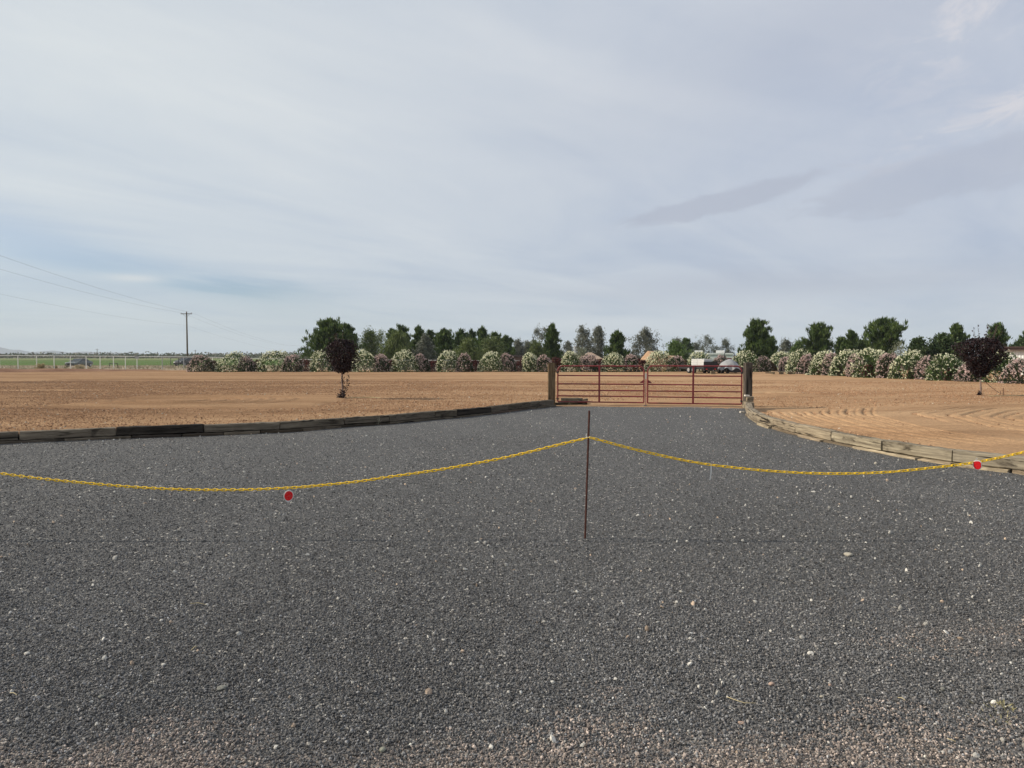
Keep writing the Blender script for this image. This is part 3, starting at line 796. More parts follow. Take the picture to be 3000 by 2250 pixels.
# ------------------------------------------------------------------ flowering hedge
def oleander(name, base, w, h, seed, label, group, leaf, leaf_alt, flower=None, fden=1.0, cat='flowering bush', dense=1.0):
    r = np.random.default_rng(seed)
    root = empty(name, base, 0, label, cat, group)
    lump = [(unit(r.normal(0, 1, 3)), r.uniform(.05, .16)) for _ in range(16)]
    def surf(d):
        k = 0.86 + sum(a * np.clip((d @ v_ - .62) / .38, 0, 1) for v_, a in lump)
        return k[:, None]
    def sup(d):
        return (1 / (np.hypot(d[:, 0], d[:, 1]) ** 2.3 + np.abs(d[:, 2]) ** 2.3) ** (1 / 2.3))[:, None]
    def dirs(n):
        d = unit(r.normal(0, 1, (n, 3))); d[:, 2] = np.abs(d[:, 2]) * 1.15 - 0.12
        return unit(d)
    sc = np.array([w / 2, w / 2 * .95, h])
    n = int(1150 * dense)
    d = dirs(n); rad = r.uniform(.62, 1.0, (n, 1)) ** .6
    P = d * surf(d) * sup(d) * rad * sc
    kz = h / np.percentile(P[:, 2], 99.3); kx = (w / 2) / np.percentile(np.abs(P[:, :2]), 96)
    kk = np.array([kx, kx, kz]); P = P * kk
    P[:, 2] = np.clip(P[:, 2], .04, None)
    L, Wd = leaf_set(r, P, d * .5 + np.array([0, 0, .55]), .26, .075, .5)
    leaves('foliage', P, L, Wd, tints(r, n, leaf, .18, leaf_alt, .3), MAT['leaf'], root)
    if flower:
        nc = int(540 * fden)
        d = dirs(nc)
        keep = r.random(nc) < np.clip(.14 + .95 * d[:, 2] - .34 * d[:, 0], .07, 1)  # blossom thinned low and on the right, imitating the bush's shaded side
        d = d[keep]; nc = len(d)
        Cc = d * surf(d) * sup(d) * r.uniform(.90, 1.04, (nc, 1)) * sc * kk
        Cc[:, 2] = np.clip(Cc[:, 2], .08, None)
        k = 4
        P = np.repeat(Cc, k, 0) + r.normal(0, .036, (nc * k, 3))
        L, Wd = leaf_set(r, P, np.repeat(d, k, 0) * .3 + np.array([0, 0, .2]), .092, .072, 1.0)
        leaves('flowers', P, L, Wd, tints(r, nc * k, flower, .07, tuple(min(.9, c * 1.12) for c in flower), .3), MAT['petal'], root)['kind'] = 'stuff'
    mb = MB()
    for q in range(5):
        a = r.uniform(0, 6.28); e_ = Vector((math.cos(a) * w * .25, math.sin(a) * w * .25, h * .6))
        mb.tube([(0.03 * math.cos(a), .03 * math.sin(a), -.05), e_ * .5, e_], [.035, .025, .012], 5)
    mb.build('stem', MAT['bark'], root, True)
    return root
CREAM = dict(leaf=(.034, .064, .015), leaf_alt=(.072, .120, .028), flower=(.80, .80, .58))
PINK = dict(leaf=(.026, .040, .016), leaf_alt=(.055, .070, .030), flower=(.62, .47, .44))
DARKRED = dict(leaf=(.055, .014, .012), leaf_alt=(.11, .020, .016))
BROWN = dict(leaf=(.060, .040, .020), leaf_alt=(.085, .055, .026))
ORD = ['first', 'second', 'third', 'fourth', 'fifth', 'sixth', 'seventh', 'eighth', 'ninth', 'tenth', 'eleventh', 'twelfth', 'thirteenth', 'fourteenth', 'fifteenth', 'sixteenth']
def hedge_bush(px0, px1, top, base_y, kind, seed, label, group, push=0.0, **kw):
    c = (px0 + px1) / 2
    p = gnd(c, base_y, .15)
    D = p.y + push
    p = at(c, 1043, D); p.z = fz(p) - .02
    w = (px1 - px0) * D / FOC * 1.0
    h = at(c, top, D).z - p.z
    st = {'cream': CREAM, 'pink': PINK, 'red': DARKRED, 'brown': BROWN}[kind]
    nm = {'cream': 'oleander_bush', 'pink': 'oleander_bush', 'red': 'red_leaf_shrub', 'brown': 'brown_shrub'}[kind]
    ct = 'flowering bush' if kind in ('cream', 'pink') else 'shrub'
    return oleander(nm, p, w, h / 1.05, seed, label, group, cat=ct, **st, **kw)
GB = 'flowering hedge along the back of the field'
cream_b = [(636, 716, 1030), (764, 852, 1027), (911, 976, 1028), (1034, 1106, 1026), (1153, 1226, 1026), (1282, 1344, 1029), (1401, 1468, 1032), (1534, 1582, 1036), (1645, 1702, 1030), (1769, 1836, 1034), (1889, 1972, 1028), (2016, 2086, 1031), (2138, 2216, 1026)]
pink_b = [(555, 618, 1041), (700, 748, 1045), (824, 882, 1040), (966, 1012, 1048), (1094, 1138, 1039), (1217, 1257, 1038), (1340, 1388, 1036), (1462, 1509, 1036), (1576, 1624, 1042), (1700, 1752, 1040), (1829, 1870, 1039), (1956, 2004, 1044), (2084, 2136, 1042), (2206, 2252, 1044)]
dark_b = [(606, 642, 1055, 'brown'), (738, 772, 1053, 'brown'), (868, 918, 1052, 'red'), (1012, 1044, 1056, 'red'), (1128, 1160, 1054, 'red'), (1252, 1290, 1055, 'red'), (1374, 1408, 1055, 'red'), (1500, 1546, 1054, 'red'), (1618, 1654, 1046, 'red'), (1744, 1778, 1052, 'red'), (1862, 1896, 1052, 'red'), (1994, 2024, 1054, 'brown'), (2108, 2148, 1052, 'red')]
nbk = ['by the far left end', 'behind the left plum tree side', 'left of the plum tree', 'right of the plum tree']
for i, (a, b, tp) in enumerate(cream_b):
    hedge_bush(a, b, tp, 1089.5, 'cream', 300 + i, 'round cream-flowered oleander, %s cream bush from the left in the back hedge' % ORD[i], GB)
for i, (a, b, tp) in enumerate(pink_b):
    hedge_bush(a, b, tp, 1089.5, 'pink', 330 + i, 'smaller pink-flowered oleander, %s pink bush from the left in the back hedge' % ORD[i], GB, push=.5 if i % 2 else -.2)
rc, bc = 0, 0
for i, (a, b, tp, kd) in enumerate(dark_b):
    lab = '%s shrub without flowers, %s such shrub from the left in the back hedge' % ('dark red-leaved' if kd == 'red' else 'brown-leaved', ORD[i])
    hedge_bush(a - 4, b + 4, tp, 1089, kd, 360 + i, lab, GB, push=1.0, dense=.8)
GR = 'flowering hedge running down the right side of the field'
right_b = [('brown', 2238, 2276, 1058, 1087), ('cream', 2256, 2332, 1030, 1086), ('pink', 2286, 2322, 1046, 1089), ('cream', 2308, 2382, 1026, 1095), ('pink', 2340, 2384, 1040, 1096), ('cream', 2372, 2450, 1029, 1098.5), ('pink', 2416, 2464, 1036, 1099.5), ('cream', 2428, 2522, 1026, 1101), ('pink', 2485, 2538, 1040, 1103.5), ('cream', 2517, 2614, 1022, 1106), ('pink', 2578, 2642, 1035, 1108), ('cream', 2614, 2718, 1028, 1110), ('brown', 2664, 2702, 1062, 1110), ('pink', 2691, 2758, 1045, 1112), ('cream', 2725, 2820, 1038, 1115), ('pink', 2808, 2872, 1068, 1118), ('cream', 2884, 2978, 1030, 1121), ('pink', 2957, 3048, 1050, 1125), ('cream', 3034, 3130, 1030, 1129)]
cnt = {}
for i, (kd, a, b, tp, by_) in enumerate(right_b):
    cnt[kd] = cnt.get(kd, 0) + 1
    d_ = {'cream': 'cream-flowered oleander', 'pink': 'pink-flowered oleander', 'brown': 'brown flowerless shrub'}[kd]
    lab = '%s in the right-hand hedge, %s %s one from the gate' % (d_, ORD[cnt[kd] - 1], kd)
    st = dict(fden=.55) if (kd == 'cream' and i in (14, 16)) else {}
    hedge_bush(a, b, tp, by_, kd, 400 + i, lab, GR, **st)
gap_r = [(2300, 1062, 1089), (2352, 1060, 1096), (2400, 1062, 1098), (2452, 1066, 1101), (2545, 1068, 1106), (2596, 1072, 1108), (2790, 1076, 1116)]
for i, (c_, tp, by_) in enumerate(gap_r):
    hedge_bush(c_ - 16, c_ + 18, tp, by_, 'red' if i % 2 == 0 else 'brown', 440 + i, 'low dark %s shrub between flowering bushes of the right hedge, %s from the gate' % ('red' if i % 2 == 0 else 'brownish', ORD[i]), GR, push=.3, dense=.7)

# ------------------------------------------------------------------ the two young plum trees on the dirt
def plum(px, by_, wpx, top, bot, shoots, seed, label, trunk_mat, clump, side_shoot, wide):
    r = np.random.default_rng(seed)
    p = gnd(px, by_, .15); p.z = fz(p)
    D = p.y
    root = empty('plum_tree', p, 0, label, 'tree', 'purple-leaved young trees on the dirt')
    z0, z1 = at(px, bot, D).z - p.z, at(px, top, D).z - p.z
    w = wpx * D / FOC
    n = 5200 if side_shoot else 8200
    tt = r.random(n); a = r.uniform(0, 6.283, n)
    nh = 26 if side_shoot else 12
    pr = np.interp(tt, [0, .12, .35, .6, .85, 1], wide)
    lump = 1 + .24 * np.sin(3 * a + 9 * tt + seed) + .15 * np.sin(7 * a - 13 * tt)
    rad = pr * lump * np.sqrt(r.uniform(.12, 1.02, n)) * w / 2
    P = np.stack([np.cos(a) * rad, np.sin(a) * rad, z0 + (z1 - z0) * tt], 1) + r.normal(0, .02, (n, 3))
    # open a few gaps in the crown
    holes = np.stack([r.uniform(-w / 2, w / 2, nh), r.uniform(-w / 2, w / 2, nh), r.uniform(z0, z1, nh)], 1)
    dd = np.min(np.linalg.norm(P[:, None] - holes[None], axis=2), 1)
    P = P[dd > .075]
    out = unit(P * np.array([1, 1, .3]))
    twig = []
    for k in range(shoots):
        a0 = r.uniform(-1, 1) * w * .32; b0 = r.uniform(-1, 1) * w * .25
        hz_ = z1 + r.uniform(.12, .52) * (1 if shoots > 8 else .55)
        twig.append(((a0 * .6, b0 * .6, z0 + .5 * (z1 - z0)), (a0, b0, z1), (a0 * 1.3 + r.normal(0, .03), b0 * 1.3, hz_)))
        m_ = r.integers(2, 6)
        f_ = r.uniform(0, 1, (m_, 1)) ** .8
        Q = np.array([a0, b0, z1]) * (1 - f_) + np.array([a0 * 1.3, b0 * 1.3, hz_]) * f_
        P = np.concatenate([P, Q + r.normal(0, .012, Q.shape), np.array([[a0 * 1.3, b0 * 1.3, hz_]]) + r.normal(0, .015, (2, 3))])
    if side_shoot:
        f_ = r.uniform(0, 1, (70, 1))
        Q = np.array([.04, -.02, .10]) * (1 - f_) + np.array([.20, -.05, z0 + .12]) * f_
        Q[:, 0] += (.09 * np.sin(f_[:, 0] * 3.1)); P = np.concatenate([P, Q + r.normal(0, .03, Q.shape)])
        Q = np.stack([r.normal(.02, .035, 90), r.normal(0, .035, 90), r.uniform(.1, z0, 90)], 1); P = np.concatenate([P, Q])
        twig.append(((.02, 0, .02), (.16, -.03, z0 * .5), (.20, -.05, z0 + .1)))
    Q = np.stack([r.normal(-.03, clump, 260), r.normal(0, clump, 260), np.abs(r.normal(.02, clump * 1.5, 260))], 1)
    P = np.concatenate([P, Q[: 260 if clump > .05 else 60]])
    out = unit(P - np.array([0, 0, z0 + .3 * (z1 - z0)]))
    L, Wd = leaf_set(r, P, out * .5 + np.array([0, 0, .2]), .072 if side_shoot else .088, .046 if side_shoot else .056, .8)
    leaves('crown', P, L, Wd, tints(r, len(P), (.017, .0085, .010), .3, (.042, .017, .018), .22), MAT['leaf'], root)
    mb = MB()
    tr = .034
    mb.tube([(0, 0, -.05), (.01, 0, .3 * z0), (-.012, 0, .7 * z0), (0, 0, z0 * 1.02)], [tr * 1.15, tr, tr * .95, tr], 9)
    for k in range(7):
        a0 = k * .9 + r.uniform(-.3, .3)
        e_ = Vector((math.cos(a0) * w * .34, math.sin(a0) * w * .34, z0 + (z1 - z0) * r.uniform(.45, .9)))
        mb.tube([(0, 0, z0 * .93), Vector((e_.x * .45, e_.y * .45, z0 + .3 * (e_.z - z0))), e_], [tr * .6, tr * .4, tr * .12], 6)
    mb.build('trunk', trunk_mat, root, True)
    mb = MB()
    for tw in twig: mb.tube(tw, [.007, .005, .003], 5)
    mb.build('twigs', MAT['bark'], root, True)
    return root, D, z0
plum(1003, 1168, 84, 996, 1090, 7, 11, 'small purple-leaved plum tree left of the gate with leafy suckers up its trunk', MAT['bark_pale'], .075, True, [.30, .62, .95, 1.05, .88, .45])
rootR, DR, z0R = plum(2872, 1160, 116, 992, 1102, 15, 12, 'wider purple-leaved plum tree at right with bare whips above its crown', MAT['bark_pale'], .035, False, [.14, .36, .72, 1.0, 1.0, .5])
# tie rope, stakes and drip line of the right plum tree
pR = rootR.location
tie = MB(); tie.lathe([(.045, -.035), (.052, -.03), (.052, .03), (.045, .035)], 12, (0, 0, z0R * .86))
tie.build('trunk_tie', MAT['black'], rootR, True)
mb = MB(); e_ = gnd(2927, 1151, .16) - pR
mb.tube([Vector((.05, 0, z0R * .86)), Vector((e_.x * .5, e_.y * .5, z0R * .40)), e_], .010, 6)
tag(mb.build('guy_rope', MAT['bark'], None), 'thin brown guy rope slanting from the right plum tree to the ground', 'rope').location = pR
for i, (px, by_, hh) in enumerate([(2939, 1162, .30), (2931, 1155, .12)]):
    q = gnd(px, by_, .15); q.z = fz(q) - .02
    s_ = MB().tube([(0, 0, 0), (.004, 0, hh * .6), (0, 0, hh)], [.011, .011, .009], 7).lathe([(.002, hh), (.014, hh + .001), (.014, hh + .012), (.002, hh + .014)], 8).build('garden_stake', MAT['rust'], None, True)
    s_.location = q
    tag(s_, ['tall thin rusty stake right of the right plum tree', 'short stake where the guy rope meets the ground'][i], 'stake', 'stakes by the right plum tree')
pts = []
for px in range(2896, 3320, 12):
    q = gnd(px, 1160 + 3 * math.sin(px * .02) + (px - 2890) * .006, .16); q.z = fz(q) + .022; pts.append(q)
tag(MB().tube(pts, .014, 6).build('drip_hose', MAT['straw'], None, True), 'pale irrigation hose on the dirt by the right plum tree', 'hose')
pts = []
for px in range(1018, 1120, 8):
    q = gnd(px, 1167 - 1.5 * math.sin((px - 1018) * .03), .16); q.z = fz(q) + .018; pts.append(q)
tag(MB().tube(pts, .012, 6).build('drip_hose', MAT['straw'], None, True), 'pale irrigation hose on the dirt right of the left plum tree', 'hose')

# ------------------------------------------------------------------ railway-sleeper edging
def timber(A, B, z0, z1, off, tint, seed, label, name='edging_timber', group='timber edging round the driveway', thick=.19, gap=.012, cat='timber', parent=None):
    r = np.random.default_rng(seed)
    A, B = Vector(A), Vector(B); d = (B - A); ln = d.length - 2 * gap; d.normalize()
    nrm = Vector((-d.y, d.x, 0))
    c = (A + B) / 2 + nrm * (thick / 2 - off)
    hz, ht, ch = (z1 - z0) / 2, thick / 2, .014
    ring = [(-ht + ch, -hz), (ht - ch, -hz), (ht, -hz + ch), (ht, hz - ch), (ht - ch, hz), (-ht + ch, hz), (-ht, hz - ch), (-ht, -hz + ch)]
    ns = max(6, int(ln / .09)); rings = []
    bow = r.normal(0, .006)
    for i in range(ns + 1):
        u = i / ns; x_ = (u - .5) * ln
        e_ = .012 if i in (0, ns) else 0
        jit = r.normal(0, .0035, (8, 2))
        rings.append([(x_ + (r.normal(0, .006) if e_ else 0), (p[0] * (1 - e_ * 4) + bow * math.sin(math.pi * u) + jit[q, 0]), p[1] * (1 - e_ * 2) + jit[q, 1]) for q, p in enumerate(ring)])
    o = MB().loft(rings).build(name, MAT['timber'], None)
    o.location = (c.x, c.y, (z0 + z1) / 2)
    o.rotation_euler = (r.normal(0, .008), r.normal(0, .004), math.atan2(d.y, d.x) + r.normal(0, .004))
    o.color = (*tint, 1)
    tag(o, label, cat, group)
    return o
LT = [(-170, (.55, .53, .50)), (55, (.80, .77, .72)), (340, (.16, .15, .15)), (598, (.62, .60, .57)), (821, (.60, .58, .54)), (1009, (.52, .50, .47)), (1141, (.50, .48, .45)), (1275, (.45, .43, .40)), (1340, (.15, .14, .14)), (1440, (.48, .45, .42)), (1491, (.40, .37, .33)), (1552, (.48, .47, .45)), (1580, (.50, .49, .47)), (1624, None)]  # tints darkened: shade on the left faces put into the colour; near-black is creosote
for i in range(len(LT) - 1):
    A, B = on_line(LEFT_PX, LT[i][0]), on_line(LEFT_PX, LT[i + 1][0])
    dark = LT[i][1][0] < .3
    lab = '%s upper timber of the left driveway edging, %s from the photo left edge' % ('near-black' if dark else 'grey weathered', ORD[i])
    timber(A, B, .058 + .004 * (i % 3), .222 + .008 * ((i * 7) % 4) / 4 + (.015 if i == 2 else 0), 0.0, LT[i][1], 500 + i, lab)
LL = [(-170, 190, (.45, .42, .40), .03), (190, 385, (.62, .58, .54), .05), (385, 533, (.20, .18, .18), .035), (533, 655, (.25, .22, .20), .04), (655, 762, (.70, .66, .60), .06), (762, 885, (.26, .23, .20), .045), (885, 998, (.50, .46, .42), .055), (998, 1140, (.24, .22, .2), .04), (1140, 1300, (.35, .33, .3), .04), (1300, 1440, (.42, .40, .38), .05), (1440, 1545, (.36, .30, .28), .05), (1545, 1626, (.48, .46, .43), .05)]  # lower left course, its shade likewise painted in by dark tints
for i, (a, b, tc_, off) in enumerate(LL):
    lab = '%s lower timber half sunk under the left edging, %s from the left' % ('pale' if tc_[0] > .55 else 'dark' if tc_[0] < .3 else 'grey-brown', ORD[i])
    timber(on_line(LEFT_PX, a), on_line(LEFT_PX, b), -.09, .052, off, tc_, 530 + i, lab)
RT = [(2183, (1.0, .96, .88)), (2186, (1.0, .97, .9)), (2204, (1.05, 1.0, .9)), (2224, (1.1, 1.05, .93)), (2263, (1.05, .98, .86)), (2328, (1.2, 1.14, 1.0)), (2433, (1.12, 1.1, .98)), (2582, (.98, .97, .88)), (2790, (1.0, 1.0, .93)), (3010, (1.0, 1.0, .95)), (3260, None)]  # tints raised: sunlight on the right edging put into the colour
for i in range(len(RT) - 1):
    if i == 0:
        A, B = gnd(2182, 1199), on_line(RIGHT_PX, 2186)
    else:
        A, B = on_line(RIGHT_PX, RT[i][0]), on_line(RIGHT_PX, RT[i + 1][0])
    lab = 'pale upper timber of the curved right edging, %s from the gate post' % ORD[i]
    timber(A, B, .052 + .003 * (i % 2), .232 + .006 * (i % 3), 0.0, RT[i][1], 560 + i, lab, gap=(.022 if i in (4, 6, 7) else .008))
RL = [(2186, 2226, (.9, .85, .75), .03), (2226, 2262, (1.35, 1.28, 1.1), .09), (2262, 2345, (.7, .62, .52), .02), (2345, 2412, (1.15, 1.05, .9), .07), (2412, 2509, (.6, .54, .46), .01), (2509, 2694, (1.4, 1.33, 1.15), .10), (2697, 2797, (1.3, 1.2, 1.02), .085), (2800, 2963, (1.4, 1.34, 1.16), .10), (2968, 3200, (.8, .72, .62), .04)]  # protruding timbers tinted lightest, painting in their sunlit tops
for i, (a, b, tc_, off) in enumerate(RL):
    lab = '%s lower timber under the curved right edging, %s from the gate post' % ('light tan' if tc_[0] > 1.1 else 'brown', ORD[i])
    timber(on_line(RIGHT_PX, a), on_line(RIGHT_PX, b), -.09, .045, off, tc_, 590 + i, lab)
# the edging goes on a little past both sides of the photo
def run_on(A, B, n, label, seed):
    A, B = Vector(A), Vector(B)
    for i in range(n):
        timber(A.lerp(B, i / n), A.lerp(B, (i + 1) / n), .055, .228, 0, (.75 + .1 * (i % 2), .72 + .1 * (i % 2), .66 + .08 * (i % 2)), seed + i, label)
        timber(A.lerp(B, i / n), A.lerp(B, (i + 1) / n), -.09, .05, .04, (.6, .55, .5), seed + 20 + i, label.replace('upper', 'lower'))
run_on(RIGHT[-1], (13.5, 4.0, 0), 3, 'weathered upper timber of the right edging beyond the right side of the photo', 640)
run_on((-24, 4, 0), LEFT[0], 6, 'weathered upper timber of the left edging beyond the left side of the photo', 670)
# loose chunks round the gate
a_ = at(1640, 1165, 25.3); b_ = at(1700, 1165, 25.3)
timber((a_.x, 25.1, 0), (b_.x, 24.9, 0), .03, .21, 0, (.42, .42, .40), 620, 'short thick timber block behind the left end of the gate', 'timber_block', 'loose timbers by the gate', thick=.34)
a_ = at(1616, 1180, 24.6); b_ = at(1720, 1180, 24.9)
timber((a_.x + .05, 24.55, 0), (b_.x, 24.75, 0), -.06, .085, 0, (.26, .24, .21), 621, 'long low dark timber lying under the bottom rail of the left gate leaf', 'timber_block', 'loose timbers by the gate', thick=.26)
o = timber((.0, 0, 0), (.52, 0, 0), 0, .10, 0, (.95, .90, .80), 622, 'short timber wedge tilting up beyond the left gate leaf', 'timber_block', 'loose timbers by the gate', thick=.16)
o.location = at(1702, 1172, 25.9); o.rotation_euler = (0, R(-9), R(8)); o.location.z = .07
a_ = at(2184, 1180, 22.95); b_ = at(2204, 1180, 22.95)
timber((a_.x, 22.78, 0), (b_.x, 22.78, 0), .232, .40, 0, (1.0, .95, .86), 623, 'square timber block stacked at the foot of the right gate post', 'timber_block', 'loose timbers by the gate', thick=.2)
a_ = at(2183, 1180, 22.7); b_ = at(2204, 1180, 22.7)
timber((a_.x - .02, 22.55, 0), (b_.x + .03, 22.55, 0), .02, .228, 0, (1.05, 1.0, .9), 624, 'wide timber block carrying the square block by the right gate post', 'timber_block', 'loose timbers by the gate', thick=.42)
def brick(c, d, rz, col, label, seed):
    o = MB().box((0, 0, 0), d).build('brick', MAT['loose_stone'], None, bevel=.006)
    o.location = c; o.rotation_euler = (0, R(2), rz); o.color = (*col, 1)
    tag(o, label, 'brick', 'bricks by the right gate post')
brick((at(2190, 1171, 22.8).x, 22.86, .425), (.15, .09, .05), 0.1, (.75, .70, .62), 'white brick lying on top of the block stack by the right gate post', 1)
q = gnd(2174, 1210); brick((q.x, q.y, .025), (.13, .08, .05), .15, (.66, .60, .52), 'pale brick on the gravel at the foot of the right gate post', 2)

# ------------------------------------------------------------------ gate posts
def gate_post(pxa, pxb, top, D, z0, label, seed, tint):
    r = np.random.default_rng(seed)
    a, b = at(pxa, 1100, D).x, at(pxb, 1100, D).x
    w = b - a; z1 = at(1600, top, D).z
    Hh = z1 - z0; ring = []; ns = 16; ht = w / 2; ch = .016
    base = [(-ht + ch, -ht), (ht - ch, -ht), (ht, -ht + ch), (ht, ht - ch), (ht - ch, ht), (-ht + ch, ht), (-ht, ht - ch), (-ht, -ht + ch)]
    for i in range(ns + 1):
        j = r.normal(0, .003, (8, 2))
        # local x runs up the post so that the grain does too
        ring.append([(-Hh / 2 + Hh * i / ns + (r.normal(0, .010) if i == ns else 0), p[0] + j[q, 0], p[1] + j[q, 1]) for q, p in enumerate(base)])
    o = MB().loft(ring).build('gate_post', MAT['timber'], None)
    o.location = ((a + b) / 2, D + w / 2, (z0 + z1) / 2)
    o.rotation_euler = (0, -math.pi / 2, 0)
    o.color = (*tint, 1)
    return tag(o, label, 'gate post', 'timber gate posts')
gate_post(1606, 1627, 1063, 24.35, -.1, 'brown timber post holding the left gate leaf', 41, (.62, .50, .36))
gate_post(2184, 2205, 1063, 22.95, -.1, 'dark grey timber post holding the right gate leaf', 42, (.34, .33, .34))

# ------------------------------------------------------------------ red tube gate, two leaves
def gate_leaf(A, B, z_bot, z_top, brace_at, label, mirror):
    """A = hinge end, B = latch end (ground points)"""
    A, B = Vector(A), Vector(B); d = B - A; ln = d.length
    root = empty('gate_leaf', A, math.atan2(d.y, d.x), label, 'gate', 'two leaves of the red tube gate')
    rad, rc = .024, .17
    prof = [(0, z_bot), (0, z_top - rc)]
    prof += [(rc - rc * math.cos(a), z_top - rc + rc * math.sin(a)) for a in np.linspace(.2, math.pi / 2, 7)]
    prof += [(ln - rc + rc * math.sin(a), z_top - rc + rc * math.cos(a)) for a in np.linspace(0, math.pi / 2 - .2, 7)]
    prof += [(ln, z_top - rc), (ln, z_bot)]
    MB().tube([(p[0], 0, p[1]) for p in prof], rad, 12).build('frame', MAT['red_paint'], root, True)
    MB().tube([(0, 0, z_bot), (ln, 0, z_bot)], rad * .96, 12).build('rail', MAT['red_paint'], root, True)
    H_ = z_top - z_bot
    for f in (.165, .325, .500, .735):
        MB().tube([(0, 0, z_bot + H_ * f), (ln, 0, z_bot + H_ * f)], rad * .94, 12).build('rail', MAT['red_paint'], root, True)
    MB().box((brace_at, -.03, (z_bot + z_top) / 2), (.062, .018, H_ - .02)).build('brace', MAT['red_paint'], root, bevel=.003)
    # gusset plates at the latch end
    zl = z_bot + H_ * .52
    g = MB().prism([(ln - .02, zl + .13), (ln - .16, zl + .02), (ln - .02, zl + .02)], -.006, .006)
    g.build('gusset', MAT['red_paint'], root)
    for zz in (z_bot + .10, z_top - .22):
        h_ = MB().tube([(-.075, 0, zz), (.02, 0, zz)], .011, 8).lathe([(.034, -.03), (.034, .03)], 12, (0, 0, zz))
        h_.build('hinge', MAT['black'], root, True)
    return root
zc = lambda D, y_: at(1500, y_, D).z
gA = at(1634, 1188, 24.62); gC1 = at(1886, 1188, 24.08); gC2 = at(1897, 1188, 24.04); gB = at(2172, 1188, 23.42)
gl = gate_leaf((gA.x, gA.y, 0), (gC1.x, gC1.y, 0), zc(24.35, 1178), zc(24.35, 1072.5), 0, 'left leaf of the red tube gate, hung on the brown post', False)
gr = gate_leaf((gB.x, gB.y, 0), (gC2.x, gC2.y, 0), zc(23.7, 1182.5), zc(23.7, 1072.5), 0, 'right leaf of the red tube gate, hung on the dark grey post', True)
for g_, px in ((gl, 1756), (gr, 2031)):
    for ch in g_.children:
        if ch.name.startswith('brace'):
            D_ = 24.35 if g_ is gl else 23.72
            q = at(px, 1100, D_); ch.location.x = (Vector((q.x, q.y, 0)) - g_.location).length
            if g_ is gr: ch.location.y = .06
# latch: pale plate and drop rod at the middle
mx_ = at(1891, 1188, 24.0)
lt = MB().box((0, -.045, zc(24, 1101.5)), (.046, .012, .19))
lat = lt.build('latch_plate', MAT['white'], None, bevel=.008)
rod_ = MB().tube([(0, -.035, .03), (0, -.035, zc(24, 1110))], .017, 10).build('drop_rod', paint('worn_red', (.28, .12, .11), .5, dirt=.5), None, True)
ft = MB().box((-.02, -.035, .02), (.12, .09, .05)).build('foot_socket', MAT['timber'], None, bevel=.006)
lroot = empty('gate_latch', (mx_.x, mx_.y, 0), 0, 'drop-rod latch with a pale plate where the two gate leaves meet', 'gate latch')
for o in (lat, rod_, ft): o.parent = lroot

# ------------------------------------------------------------------ yellow chain on a rusty rod
DC = 6.62
ra, rb = gnd(1713, 1578), at(1726.5, 1203, DC + .02)
DC = ra.y
rb = at(1726.5, 1203, DC + .015)
rod = MB()
n_ = 40
rod.tube([Vector((0, 0, -.12)).lerp(rb - ra, (i / n_)) if i else Vector((-.004, 0, -.12)) for i in range(n_ + 1)], [.0098 if i % 2 else .0088 for i in range(n_ + 1)], 8)
ro = rod.build('ground_rod', MAT['rust'], None, True); ro.location = ra
tag(ro, 'rusty steel rod standing in the gravel and holding the chain', 'rod')
LC = [(1721, 1283), (1665, 1296), (1576, 1318), (1485, 1340), (1402, 1356), (1320, 1371), (1250, 1382), (1141, 1397), (1051, 1411), (989, 1417), (894, 1426.5), (845, 1429.5), (760, 1433.5), (700, 1435), (620, 1435.5), (535, 1434), (456, 1431), (348, 1424), (221, 1412.5), (111, 1401.5), (0, 1387), (-120, 1368), (-260, 1341), (-400, 1309)]
RC = [(1728, 1282), (1760, 1290), (1840, 1312), (1900, 1326), (1970, 1342), (2040, 1355.5), (2100, 1364.5), (2208, 1376), (2270, 1381), (2353, 1386), (2439, 1388), (2520, 1387), (2600, 1383.5), (2636, 1380.5), (2726, 1371), (2834, 1359), (2893, 1348.5), (3000, 1325), (3080, 1304), (3150, 1283)]
def smooth_path(pts, step):
    P = np.array([[p.x, p.y, p.z] for p in pts])
    for _ in range(4):
        Q = [P[0]]
        for i in range(len(P) - 1):
            Q += [P[i] * .75 + P[i + 1] * .25, P[i] * .25 + P[i + 1] * .75]
        P = np.array(Q + [P[-1]])
    s = np.concatenate([[0], np.cumsum(np.linalg.norm(np.diff(P, axis=0), axis=1))])
    q = np.arange(step / 2, s[-1], step)
    return np.stack([np.interp(q, s, P[:, i]) for i in range(3)], 1)
def link_mb():
    a, b_, tr = .0250, .0092, .0043
    hl = a - b_
    path = [(hl + b_ * math.cos(u), b_ * math.sin(u), 0) for u in np.linspace(-math.pi / 2, math.pi / 2, 7)] + [(-hl - b_ * math.cos(u), -b_ * math.sin(u), 0) for u in np.linspace(-math.pi / 2, math.pi / 2, 7)]
    return MB().tube(path, tr, 6, closed=True)
LINK = link_mb().mesh('chain_link', True); LINK.materials.append(MAT['yellow'])
LV = np.array([v.co[:] for v in LINK.vertices]); LF = np.array([p.vertices[:] for p in LINK.polygons])
